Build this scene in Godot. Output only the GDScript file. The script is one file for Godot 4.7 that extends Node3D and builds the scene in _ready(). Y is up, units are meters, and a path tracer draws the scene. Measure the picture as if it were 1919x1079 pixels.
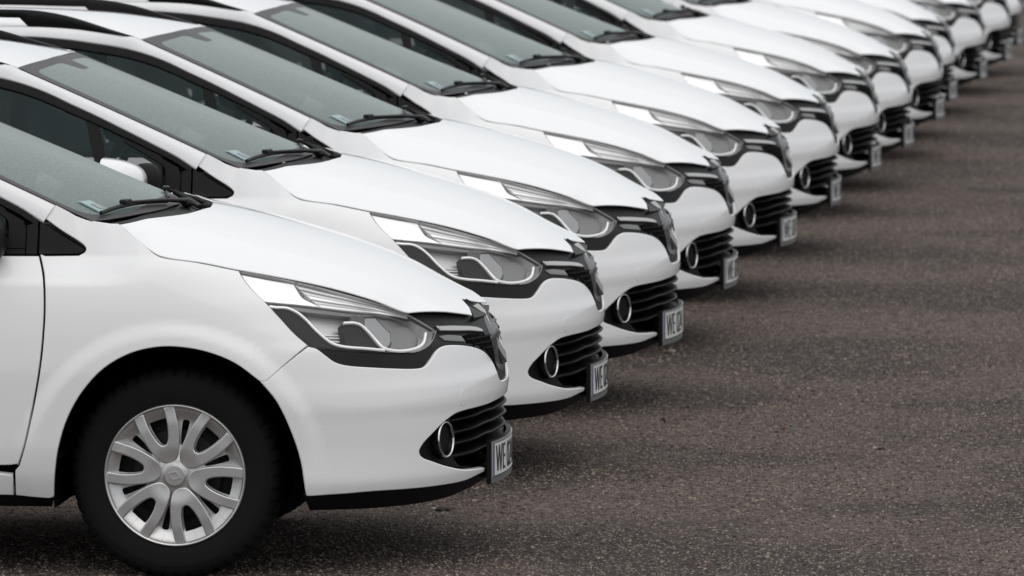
extends Node3D
# A row of parked white estate cars on damp asphalt under an overcast sky. x runs along the cars (forward), z towards the camera.

const X0 := 0.2
var M := {}
var L := {}
var names := {}


# ---------------------------------------------------------------- mesh buffer
class MB:
	var v := PackedVector3Array()
	var n := PackedVector3Array()
	var c := PackedColorArray()
	func tri(a: Vector3, b: Vector3, c: Vector3, na: Vector3, nb: Vector3, nc: Vector3) -> void:
		if (b - a).cross(c - a).dot(na + nb + nc) > 0.0:
			v.append(a); v.append(c); v.append(b)
			n.append(na); n.append(nc); n.append(nb)
		else:
			v.append(a); v.append(b); v.append(c)
			n.append(na); n.append(nb); n.append(nc)
	func flat(a: Vector3, b: Vector3, c: Vector3, toward: Vector3) -> void:
		var m := (b - a).cross(c - a).normalized()
		if m.dot(toward) < 0.0:
			m = -m
		tri(a, b, c, m, m, m)
	func quad(a: Vector3, b: Vector3, c: Vector3, d: Vector3, toward: Vector3) -> void:
		flat(a, b, c, toward)
		flat(a, c, d, toward)
	func mirrored() -> MB:
		var o := MB.new()
		var k := Vector3(1, 1, -1)
		for i in range(0, v.size(), 3):
			for j in [0, 2, 1]:
				o.v.append(v[i + j] * k)
				o.n.append(n[i + j] * k)
		return o
	func add(o: MB) -> MB:
		v.append_array(o.v)
		n.append_array(o.n)
		return self
	func moved(t: Transform3D) -> MB:
		var o := MB.new()
		for i in v.size():
			o.v.append(t * v[i])
			o.n.append((t.basis * n[i]).normalized())
		return o
	func mesh() -> ArrayMesh:
		var a := []
		a.resize(Mesh.ARRAY_MAX)
		a[Mesh.ARRAY_VERTEX] = v
		a[Mesh.ARRAY_NORMAL] = n
		if c.size() == v.size() and c.size() > 0:
			a[Mesh.ARRAY_COLOR] = c
		var m := ArrayMesh.new()
		m.add_surface_from_arrays(Mesh.PRIMITIVE_TRIANGLES, a)
		return m


func part(parent: Node, called: String, mb: MB, mat: Material, label := "") -> MeshInstance3D:
	var o := MeshInstance3D.new()
	o.name = called
	o.mesh = mb.mesh()
	o.material_override = null
	o.mesh.surface_set_material(0, mat)
	parent.add_child(o, true)
	if label:
		o.set_meta("label", label)
	return o


func pair(parent: Node, called: String, mb: MB, mat: Material) -> Array:
	return [part(parent, called, mb, mat), part(parent, called, mb.mirrored(), mat)]


func group(parent: Node, called: String) -> Node3D:
	var o := Node3D.new()
	o.name = called
	parent.add_child(o, true)
	return o


# ---------------------------------------------------------------- curves
func pch(xs: Array, ys: Array) -> Array:
	# monotone cubic through the points, sampled into a table
	var k := xs.size()
	var h := []
	var d := []
	for i in k - 1:
		h.append(float(xs[i + 1] - xs[i]))
		d.append((ys[i + 1] - ys[i]) / (xs[i + 1] - xs[i]))
	var m := []
	m.resize(k)
	m[0] = d[0]
	m[k - 1] = d[k - 2]
	for i in range(1, k - 1):
		m[i] = 0.0
		if d[i - 1] * d[i] > 0.0:
			var w1: float = 2 * h[i] + h[i - 1]
			var w2: float = h[i] + 2 * h[i - 1]
			m[i] = (w1 + w2) / (w1 / d[i - 1] + w2 / d[i])
	var n := 1200
	var t := PackedFloat32Array()
	var s := 0
	for j in n + 1:
		var x: float = xs[0] + (xs[k - 1] - xs[0]) * j / n
		while s < k - 2 and x > xs[s + 1]:
			s += 1
		var u: float = (x - xs[s]) / h[s]
		t.append(ys[s] * (1 + 2 * u) * (1 - u) * (1 - u) + m[s] * h[s] * u * (1 - u) * (1 - u) + ys[s + 1] * u * u * (3 - 2 * u) + m[s + 1] * h[s] * u * u * (u - 1))
	return [t, float(xs[0]), n / float(xs[k - 1] - xs[0]), n]


func lut(c: Array, x: float) -> float:
	var p: float = (x - c[1]) * c[2]
	if p <= 0.0:
		return c[0][0]
	if p >= c[3]:
		return c[0][c[3]]
	var i := int(p)
	return c[0][i] + (c[0][i + 1] - c[0][i]) * (p - i)


func cr(f: Array, n := 4) -> PackedVector2Array:
	# smooth curve through a flat list of x, y pairs
	var p := PackedVector2Array()
	for i in range(0, f.size(), 2):
		p.append(Vector2(f[i], f[i + 1]))
	var out := PackedVector2Array()
	for i in p.size() - 1:
		var a := p[maxi(i - 1, 0)]
		var d := p[mini(i + 2, p.size() - 1)]
		var b := p[i]
		var c := p[i + 1]
		var lb := maxf(b.distance_to(c), 1e-5)
		var la := maxf(a.distance_to(b), 1e-5)
		var ld := maxf(c.distance_to(d), 1e-5)
		var mb := (c - a) / (la + lb) * lb if i > 0 else c - b
		var mc := (d - b) / (lb + ld) * lb if i < p.size() - 2 else c - b
		for j in n:
			var t := float(j) / n
			var t2 := t * t
			var t3 := t2 * t
			out.append(b * (2 * t3 - 3 * t2 + 1) + mb * (t3 - 2 * t2 + t) + c * (3 * t2 - 2 * t3) + mc * (t3 - t2))
	out.append(p[p.size() - 1])
	return out


func rev(p: PackedVector2Array) -> PackedVector2Array:
	var o := p.duplicate()
	o.reverse()
	return o


func join(parts: Array) -> PackedVector2Array:
	var o := PackedVector2Array()
	for q: PackedVector2Array in parts:
		for p in q:
			if o.is_empty() or o[o.size() - 1].distance_to(p) > 0.0008:
				o.append(p)
	while o.size() > 2 and o[0].distance_to(o[o.size() - 1]) < 0.0008:
		o.remove_at(o.size() - 1)
	return o


# straight edges also need points, so that panels follow the curved body
func dense(p: PackedVector2Array, most: float) -> PackedVector2Array:
	var o := PackedVector2Array()
	for i in p.size():
		var a := p[i]
		var b := p[(i + 1) % p.size()]
		var k := maxi(1, ceili(a.distance_to(b) / most))
		for j in k:
			o.append(a.lerp(b, float(j) / k))
	return o


# ---------------------------------------------------------------- the body's surface
func tables() -> void:
	L.yh = pch([-0.4, -0.05, 0.068, 0.187, 0.282, 0.421, 0.559, 0.659, 0.728, 0.814, 0.9], [0.938, 0.936, 0.920, 0.896, 0.877, 0.845, 0.80, 0.755, 0.741, 0.722, 0.70])
	L.a = pch([0, 0.02, 0.05, 0.1, 0.16, 0.25, 0.35, 0.5, 0.7], [0.755, 0.772, 0.79, 0.81, 0.826, 0.84, 0.848, 0.85, 0.85])
	L.z0 = pch([-3.4, -2.6, -2, -1, -0.6, -0.28, -0.2, -0.1, 0], [0.64, 0.71, 0.74, 0.735, 0.722, 0.717, 0.734, 0.753, 0.757])
	L.lowb = pch([0.18, 0.22, 0.25, 0.29, 0.33, 0.38, 0.44, 0.50, 0.58, 1], [0.05, 0.022, 0.006, 0.001, 0.003, 0.0045, 0.003, 0.001, 0, 0])
	L.lowd = pch([0.18, 0.24, 0.32, 0.40, 1], [0.07, 0.035, 0.008, 0, 0])
	L.xn = pch([0.18, 0.22, 0.25, 0.29, 0.34, 0.40, 0.46, 0.50, 0.54, 0.58, 0.63, 0.66, 0.70, 0.72, 0.75, 0.80, 0.845, 0.9, 1.0, 1.2], [0.835, 0.86, 0.876, 0.885, 0.886, 0.888, 0.8905, 0.8955, 0.893, 0.884, 0.877, 0.872, 0.845, 0.834, 0.815, 0.797, 0.752, 0.70, 0.62, 0.5])
	L.yc = pch([-0.3, -0.1, 0, 0.1, 0.21, 0.34, 0.404, 0.53, 0.63, 0.70, 0.75, 0.80, 0.84, 0.9], [1.06, 1.045, 1.028, 1.005, 0.975, 0.938, 0.918, 0.873, 0.829, 0.790, 0.762, 0.737, 0.714, 0.68])
	L.zh = pch([-0.3, -0.175, -0.122, -0.072, -0.047, -0.02, 0.068, 0.187, 0.282, 0.421, 0.559, 0.659, 0.8], [0.64, 0.69, 0.72, 0.74, 0.75, 0.757, 0.752, 0.735, 0.705, 0.66, 0.60, 0.53, 0.50])
	L.ye = pch([-0.3, -0.175, -0.122, -0.072, -0.047, -0.02, 0.068, 0.187, 0.282, 0.421, 0.559, 0.659, 0.728, 0.814, 0.9], [1.06, 1.026, 0.99, 0.953, 0.940, 0.932, 0.920, 0.896, 0.877, 0.845, 0.80, 0.757, 0.735, 0.712, 0.68])
	L.roof = pch([-3.4, -3.2, -2.7, -2.2, -1.8, -1.5, -1.3, -1.15, -0.98, -0.8], [1.33, 1.375, 1.42, 1.445, 1.448, 1.442, 1.431, 1.409, 1.3665, 1.30])
	L.crown = pch([-3.4, -1.6, -1.3, -1.15, -1.0, -0.8], [0.12, 0.12, 0.10, 0.075, 0.041, 0.035])
	# the line where the dark window frames begin, and the edge of the windscreen
	L.b = pch([-3.35, -2.9, -2.4, -1.9, -1.44, -1.284, -1.183, -1.08, -0.99, -0.905, -0.82, -0.735, -0.65, -0.536, -0.456, -0.401, -0.334, -0.282, -0.266], [1.22, 1.285, 1.335, 1.358, 1.363, 1.353, 1.340, 1.325, 1.304, 1.275, 1.237, 1.20, 1.16, 1.105, 1.065, 1.031, 0.994, 0.966, 0.955])
	L.e = pch([-1.005, -0.95, -0.89, -0.80, -0.72, -0.604, -0.458, -0.368, -0.317, -0.266, -0.183], [1.354, 1.335, 1.314, 1.28, 1.243, 1.188, 1.113, 1.075, 1.052, 1.036, 1.025])


func wm(x: float, y: float) -> float:
	var v := lut(L.yh, x) - y
	var s: float = 0.755 - lut(L.z0, x)
	var w := 0.0
	if v < 0.0:
		w = 0.755 - s + lerpf(0.33, 0.62, smoothstep(-0.32, -0.14, x)) * v - 0.1 * v * v
	else:
		w = lut(L.a, v) - s * (1.0 - smoothstep(0.0, 0.09, v))
	var b := smoothstep(0.15, 0.42, x)
	w -= lut(L.lowb, y) * b + lut(L.lowd, y) * (1.0 - b)
	if y > 0.2:
		var rr := Vector2(x, y - 0.30).length()
		w += 0.011 * (1.0 - smoothstep(0.405, 0.46, rr))
		rr = Vector2(x + 2.589, y - 0.30).length()
		w += 0.011 * (1.0 - smoothstep(0.405, 0.46, rr))
	if x < -2.6:
		w -= 0.10 * pow(smoothstep(-2.6, -3.5, x), 1.5)
	return w


func qq(x: float, y: float) -> float:
	# half width squared; it goes on below zero past the nose
	var w := wm(x, y)
	var t := clampf((lut(L.xn, y) - x) / 0.8, -0.5, 1.0)
	return w * w * (1.0 - pow(1.0 - t, 2.7))


func zside(x: float, y: float) -> float:
	return sqrt(maxf(qq(x, y), 0.0))


func nside(x: float, y: float, z: float) -> Vector3:
	var h := 0.004
	return Vector3(qq(x - h, y) - qq(x + h, y), qq(x, y - h) - qq(x, y + h), 4.0 * h * z).normalized()


func mside(x: float, y: float) -> Array:
	var z := zside(x, y)
	return [Vector3(x, y, z), nside(x, y, z)]


func mfront(phi: float, y: float) -> Array:
	var s := sin(phi)
	var c := cos(phi)
	var a := 0.3
	var b := 1.05
	var fa := a * a * c * c - qq(X0 + a * s, y)
	var fb := b * b * c * c - qq(X0 + b * s, y)
	var r := 0.7
	for i in 14:
		r = (a * fb - b * fa) / (fb - fa) if i % 3 < 2 else (a + b) / 2
		var f := r * r * c * c - qq(X0 + r * s, y)
		if absf(f) < 2e-6:
			break
		if f > 0.0:
			b = r
			fb = f
		else:
			a = r
			fa = f
	var p := Vector3(X0 + r * s, y, r * c)
	return [p, nside(p.x, y, p.z)]


func phi_of(x: float, y: float) -> float:
	return atan2(x - X0, zside(x, y))


func yhood(x: float, z: float) -> float:
	var t := absf(z) / lut(L.zh, x)
	var d: float = lut(L.yc, x) - lut(L.ye, x)
	return lut(L.yc, x) - d * (0.55 * t * t + 0.45 * pow(maxf(0.0, (t - 0.70) / 0.30), 1.6))


func yws(x: float, z: float) -> float:
	var xb := -0.055 - 0.31 * pow(z * z + 0.0025, 0.75)
	return 1.024 + (0.373 + 0.11 * z * z) * (xb - x)


func screen_edge(x: float) -> Vector3:
	# where the windscreen meets the body side
	var z := 0.62
	var y := 1.2
	for i in 12:
		y = yws(x, z)
		z = zside(x, y)
	return Vector3(x, y, z)


func yroof(x: float, z: float) -> float:
	return lut(L.roof, x) - lut(L.crown, x) * z * z * (1.0 + 0.3 * z * z)


func top(f: Callable, x: float, z: float) -> Array:
	var h := 0.004
	var n := Vector3(f.call(x - h, z) - f.call(x + h, z), 2 * h, f.call(x, z - h) - f.call(x, z + h)).normalized()
	return [Vector3(x, f.call(x, z), z), n]


func mhood(x: float, z: float) -> Array:
	return top(yhood, x, z)


func mws(x: float, z: float) -> Array:
	return top(yws, x, z)


func mroof(x: float, z: float) -> Array:
	return top(yroof, x, z)


# ---------------------------------------------------------------- sheet panels on that surface
# poly is in the map's own two numbers, ms turns those into metres. The rim is rounded over rad and turned in by depth.
func panel(mb: MB, poly: PackedVector2Array, ms: Vector2, fn: Callable, step: float, off := 0.0, depth := 0.012, rad := 0.003, half := false) -> MB:
	var q := PackedVector2Array()
	for p in poly:
		q.append(p * ms)
	q = dense(q, step)
	if Geometry2D.is_polygon_clockwise(q):
		q.reverse()
	var at := {}
	var look := func(p: Vector2) -> Array:
		var k := Vector2i((p * 40000.0).round())
		if not at.has(k):
			var r: Array = fn.call(p.x / ms.x, p.y / ms.y)
			at[k] = [r[0] + r[1] * off, r[1]]
		return at[k]
	var inner := q
	var n := q.size()
	if rad > 0.0:
		inner = PackedVector2Array()
		for i in n:
			var d1 := (q[i] - q[(i - 1 + n) % n]).normalized()
			var d2 := (q[(i + 1) % n] - q[i]).normalized()
			var m := (d1 + d2)
			m = d2 if m.length() < 0.1 else m.normalized()
			var nn := Vector2(-m.y, m.x)
			inner.append(q[i] + nn * rad / maxf(0.6, absf(nn.dot(Vector2(-d2.y, d2.x)))))
	# rim
	var rim := []
	for i in n:
		var a: Array = look.call(q[i])
		var b: Array = look.call(inner[i])
		var o: Vector3 = a[0] - b[0] if rad > 0.0 else Vector3.ZERO
		if rad > 0.0:
			o = (o - a[1] * o.dot(a[1]))
			o = o.normalized() if o.length() > 1e-6 else Vector3.ZERO
		var keep: bool = half and absf(a[0].z) < 0.004
		var p: Vector3 = a[0] if keep else a[0] - a[1] * rad * 0.7
		var nr: Vector3 = a[1] if keep else (a[1] * 0.55 + o).normalized()
		rim.append([p, nr, b[0], b[1], a[0] - a[1] * (depth if not keep else rad), o, keep])
	for i in n:
		var a: Array = rim[i]
		var b: Array = rim[(i + 1) % n]
		if rad > 0.0:
			mb.tri(a[0], b[0], b[2], a[1], b[1], b[3])
			mb.tri(a[0], b[2], a[2], a[1], b[3], a[3])
		if depth != 0.0 and not (a[6] and b[6]):
			var oo: Vector3 = a[5] + b[5]
			if rad == 0.0:
				oo = (b[0] - a[0]).cross(a[3])
			if depth < 0.0:
				oo = -oo
			mb.quad(a[0], b[0], b[4], a[4], oo)
	# inside
	var lo := inner[0]
	var hi := inner[0]
	for p in inner:
		lo = lo.min(p)
		hi = hi.max(p)
	var nx := ceili((hi.x - lo.x) / step)
	var ny := ceili((hi.y - lo.y) / step)
	var edge := {}
	for i in inner.size():
		var a := inner[i]
		var b := inner[(i + 1) % inner.size()]
		var k := maxi(2, ceili(a.distance_to(b) / step * 6.0))
		for j in k + 1:
			var c := (a.lerp(b, float(j) / k) - lo) / step
			var f := c.floor()
			edge[Vector2i(f)] = true
			var e := c - f
			if e.x < 0.02: edge[Vector2i(f) + Vector2i(-1, 0)] = true
			if e.x > 0.98: edge[Vector2i(f) + Vector2i(1, 0)] = true
			if e.y < 0.02: edge[Vector2i(f) + Vector2i(0, -1)] = true
			if e.y > 0.98: edge[Vector2i(f) + Vector2i(0, 1)] = true
	for ix in range(-1, nx + 1):
		for iy in range(-1, ny + 1):
			var c0 := lo + Vector2(ix, iy) * step
			var cell := PackedVector2Array([c0, c0 + Vector2(step, 0), c0 + Vector2(step, step), c0 + Vector2(0, step)])
			if edge.has(Vector2i(ix, iy)):
				for pc: PackedVector2Array in Geometry2D.intersect_polygons(cell, inner):
					var tr := Geometry2D.triangulate_polygon(pc)
					for t in range(0, tr.size(), 3):
						put(mb, look.call(pc[tr[t]]), look.call(pc[tr[t + 1]]), look.call(pc[tr[t + 2]]))
			elif Geometry2D.is_point_in_polygon(c0 + Vector2(step, step) * 0.5, inner):
				var a: Array = look.call(cell[0])
				var b: Array = look.call(cell[1])
				var c: Array = look.call(cell[2])
				var d: Array = look.call(cell[3])
				put(mb, a, b, c)
				put(mb, a, c, d)
	return mb


func put(mb: MB, a: Array, b: Array, c: Array) -> void:
	mb.tri(a[0], b[0], c[0], a[1], b[1], c[1])


const MF := Vector2(0.75, 1.0)
const MS := Vector2(1.0, 1.0)


func front(poly: PackedVector2Array, step := 0.012, off := 0.0, depth := 0.012, rad := 0.003, half := false) -> MB:
	return panel(MB.new(), poly, MF, mfront, step, off, depth, rad, half)


func side(poly: PackedVector2Array, step := 0.02, off := 0.0, depth := 0.012, rad := 0.003) -> MB:
	return panel(MB.new(), poly, MS, mside, step, off, depth, rad)


# ---------------------------------------------------------------- simple solids
func grid(rows: Array, ring := false, cap := false) -> MB:
	# a smooth sheet through rows of points
	var mb := MB.new()
	var nr := rows.size()
	var nc: int = rows[0].size()
	var nn := []
	var mid := Vector3.ZERO
	for r in rows:
		for p in r:
			mid += p
	mid /= nr * nc
	for i in nr:
		var line := []
		for j in nc:
			var u: Vector3 = rows[mini(i + 1, nr - 1)][j] - rows[maxi(i - 1, 0)][j]
			var j1 := (j + 1) % nc if ring else mini(j + 1, nc - 1)
			var j0 := (j - 1 + nc) % nc if ring else maxi(j - 1, 0)
			line.append(u.cross(rows[i][j1] - rows[i][j0]).normalized())
		nn.append(line)
	for i in nr - 1:
		for j in (nc if ring else nc - 1):
			var k := (j + 1) % nc
			mb.tri(rows[i][j], rows[i + 1][j], rows[i + 1][k], nn[i][j], nn[i + 1][j], nn[i + 1][k])
			mb.tri(rows[i][j], rows[i + 1][k], rows[i][k], nn[i][j], nn[i + 1][k], nn[i][k])
	if ring and cap:
		for e in [0, nr - 1]:
			var c := Vector3.ZERO
			for p in rows[e]:
				c += p
			c /= nc
			var out: Vector3 = rows[e][0] - rows[1 if e == 0 else nr - 2][0]
			for j in nc:
				mb.flat(c, rows[e][j], rows[e][(j + 1) % nc], out)
	return mb


func flip_out(mb: MB, centre: Vector3) -> MB:
	# turns faces so that they look away from a centre
	for i in range(0, mb.v.size(), 3):
		if (mb.n[i] + mb.n[i + 1] + mb.n[i + 2]).dot((mb.v[i] + mb.v[i + 1] + mb.v[i + 2]) / 3.0 - centre) < 0.0:
			for j in 3:
				mb.n[i + j] = -mb.n[i + j]
			var t := mb.v[i + 1]
			mb.v[i + 1] = mb.v[i + 2]
			mb.v[i + 2] = t
			var s := mb.n[i + 1]
			mb.n[i + 1] = mb.n[i + 2]
			mb.n[i + 2] = s
	return mb


func tube(path: Array, radius: Variant, seg := 8, squash := 1.0) -> MB:
	var rows := []
	var k := path.size()
	for i in k:
		var d: Vector3 = (path[mini(i + 1, k - 1)] - path[maxi(i - 1, 0)]).normalized()
		var a := d.cross(Vector3.UP if absf(d.y) < 0.9 else Vector3.RIGHT).normalized()
		var b := a.cross(d).normalized()
		var r: float = radius[i] if radius is Array else radius
		var row := []
		for j in seg:
			var t := TAU * j / seg
			row.append(path[i] + a * cos(t) * r + b * sin(t) * r * squash)
		rows.append(row)
	var mb := grid(rows, true, true)
	# grid() normals may point in: fix against the path
	var per := seg * 6
	for i in k - 1:
		for j in range(i * per, (i + 1) * per, 3):
			var m: Vector3 = (path[i] + path[i + 1]) / 2.0
			if (mb.n[j] + mb.n[j + 1] + mb.n[j + 2]).dot((mb.v[j] + mb.v[j + 1] + mb.v[j + 2]) / 3.0 - m) < 0.0:
				for s in 3:
					mb.n[j + s] = -mb.n[j + s]
				var w := mb.v[j + 1]
				mb.v[j + 1] = mb.v[j + 2]
				mb.v[j + 2] = w
				var x := mb.n[j + 1]
				mb.n[j + 1] = mb.n[j + 2]
				mb.n[j + 2] = x
	return mb


func lathe(prof: Array, seg := 72, notch = null) -> MB:
	# prof: [radius, z] pairs from the outside face round to the back; turned about z
	var rows := []
	for i in seg + 1:
		var t := TAU * i / seg
		var row := []
		for j in prof.size():
			var r: float = prof[j][0]
			if notch != null:
				r += notch.call(i % seg, j)
			row.append(Vector3(cos(t) * r, sin(t) * r, prof[j][1]))
		rows.append(row)
	var mb := MB.new()
	var nc := prof.size()
	for i in seg:
		for j in nc - 1:
			var a: Vector3 = rows[i][j]
			var b: Vector3 = rows[i + 1][j]
			var c: Vector3 = rows[i + 1][j + 1]
			var d: Vector3 = rows[i][j + 1]
			var ns := []
			for k in [[i, j], [i + 1, j], [i + 1, j + 1], [i, j + 1]]:
				var t: float = TAU * k[0] / seg
				var p0: Array = prof[maxi(k[1] - 1, 0)]
				var p1: Array = prof[mini(k[1] + 1, nc - 1)]
				var dr: float = p1[0] - p0[0]
				var dz: float = p1[1] - p0[1]
				ns.append(Vector3(-cos(t) * dz, -sin(t) * dz, dr).normalized())
			mb.tri(a, b, c, ns[0], ns[1], ns[2])
			mb.tri(a, c, d, ns[0], ns[2], ns[3])
	return mb


func box(c: Vector3, s: Vector3, bevel := 0.0, turn := Basis.IDENTITY) -> MB:
	var mb := MB.new()
	var h := s / 2.0
	var e := minf(bevel, minf(h.x, minf(h.y, h.z)) * 0.98)
	# six faces, twelve edge strips, eight corners
	for ax in 3:
		for sg in [-1.0, 1.0]:
			var u := (ax + 1) % 3
			var w := (ax + 2) % 3
			var pts := []
			for k in [[-1, -1], [1, -1], [1, 1], [-1, 1]]:
				var p := Vector3.ZERO
				p[ax] = sg * h[ax]
				p[u] = k[0] * (h[u] - e)
				p[w] = k[1] * (h[w] - e)
				pts.append(p)
			var out := Vector3.ZERO
			out[ax] = sg
			mb.quad(pts[0], pts[1], pts[2], pts[3], out)
	if e > 0.0:
		for ax in 3:
			var u := (ax + 1) % 3
			var w := (ax + 2) % 3
			for su in [-1.0, 1.0]:
				for sw in [-1.0, 1.0]:
					var pts := []
					for k in [[-1, 0], [1, 0], [1, 1], [-1, 1]]:
						var p := Vector3.ZERO
						p[ax] = k[0] * (h[ax] - e)
						p[u] = su * (h[u] if k[1] == 0 else h[u] - e)
						p[w] = sw * (h[w] - e if k[1] == 0 else h[w])
						pts.append(p)
					var nu := Vector3.ZERO
					nu[u] = su
					var nw := Vector3.ZERO
					nw[w] = sw
					mb.tri(pts[0], pts[1], pts[2], nu, nu, nw)
					mb.tri(pts[0], pts[2], pts[3], nu, nw, nw)
		for a in [-1.0, 1.0]:
			for b in [-1.0, 1.0]:
				for d in [-1.0, 1.0]:
					mb.tri(Vector3(a * h.x, b * (h.y - e), d * (h.z - e)), Vector3(a * (h.x - e), b * h.y, d * (h.z - e)), Vector3(a * (h.x - e), b * (h.y - e), d * h.z), Vector3(a, 0, 0), Vector3(0, b, 0), Vector3(0, 0, d))
	return mb.moved(Transform3D(turn, c))


func ball(c: Vector3, r: Vector3, pow_ := 2.0, seg := 20) -> MB:
	var rows := []
	for i in seg / 2 + 1:
		var row := []
		var b := PI * i / (seg / 2) - PI / 2
		for j in seg:
			var t := TAU * j / seg
			var d := Vector3(cos(b) * cos(t), sin(b), cos(b) * sin(t))
			var k := pow(pow(absf(d.x), pow_) + pow(absf(d.y), pow_) + pow(absf(d.z), pow_), -1.0 / pow_)
			row.append(c + d * k * r)
		rows.append(row)
	return flip_out(grid(rows, true), c)


# a flat shape cut from a plate that lies in x, y and is thick along z
func plate(poly: PackedVector2Array, z: float, thick: float, rad := 0.0, height = null) -> MB:
	var f := func(x: float, y: float) -> Array:
		var zz: float = z + (height.call(x, y) if height != null else 0.0)
		var n := Vector3(0, 0, 1)
		if height != null:
			n = Vector3(height.call(x - 0.002, y) - height.call(x + 0.002, y), height.call(x, y - 0.002) - height.call(x, y + 0.002), 0.004).normalized()
		return [Vector3(x, y, zz), n]
	return panel(MB.new(), poly, MS, f, 0.012 if height != null else 0.05, 0.0, thick, rad)


# ---------------------------------------------------------------- materials
func mat(called: String, lin: Color, rough: float, metal := 0.0) -> StandardMaterial3D:
	var m := StandardMaterial3D.new()
	m.resource_name = called
	m.albedo_color = lin.linear_to_srgb()
	m.roughness = rough
	m.metallic = metal
	M[called] = m
	return m


func noise(freq: float, seed_: int, oct := 4, kind := FastNoiseLite.TYPE_SIMPLEX_SMOOTH) -> FastNoiseLite:
	var n := FastNoiseLite.new()
	n.seed = seed_
	n.frequency = freq
	n.noise_type = kind
	n.fractal_octaves = oct
	return n


func noise_tex(size: int, n: FastNoiseLite, ramp: Gradient = null, as_normal := false, bump := 4.0) -> NoiseTexture2D:
	var t := NoiseTexture2D.new()
	t.width = size
	t.height = size
	t.seamless = true
	t.noise = n
	t.color_ramp = ramp
	t.as_normal_map = as_normal
	t.bump_strength = bump
	return t


func ramp(stops: Array) -> Gradient:
	var g := Gradient.new()
	var o := PackedFloat32Array()
	var c := PackedColorArray()
	for s in stops:
		o.append(s[0])
		c.append((s[1] as Color).linear_to_srgb())
	g.offsets = o
	g.colors = c
	return g


func drops_texture() -> ImageTexture:
	# height of small water beads
	var rng := RandomNumberGenerator.new()
	rng.seed = 11
	var s := 1024
	var im := Image.create(s, s, false, Image.FORMAT_RF)
	for i in 5200:
		var r := rng.randf_range(1.2, 3.2) if rng.randf() < 0.93 else rng.randf_range(3.5, 6.0)
		var cx := rng.randf() * s
		var cy := rng.randf() * s
		for x in range(int(cx - r), int(cx + r) + 2):
			for y in range(int(cy - r), int(cy + r) + 2):
				var d := Vector2(x - cx, y - cy).length() / r
				if d < 1.0:
					var px := posmod(x, s)
					var py := posmod(y, s)
					var h := sqrt(1.0 - d * d) * r / 6.0
					if h > im.get_pixel(px, py).r:
						im.set_pixel(px, py, Color(h, 0, 0))
	return ImageTexture.create_from_image(im)


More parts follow.
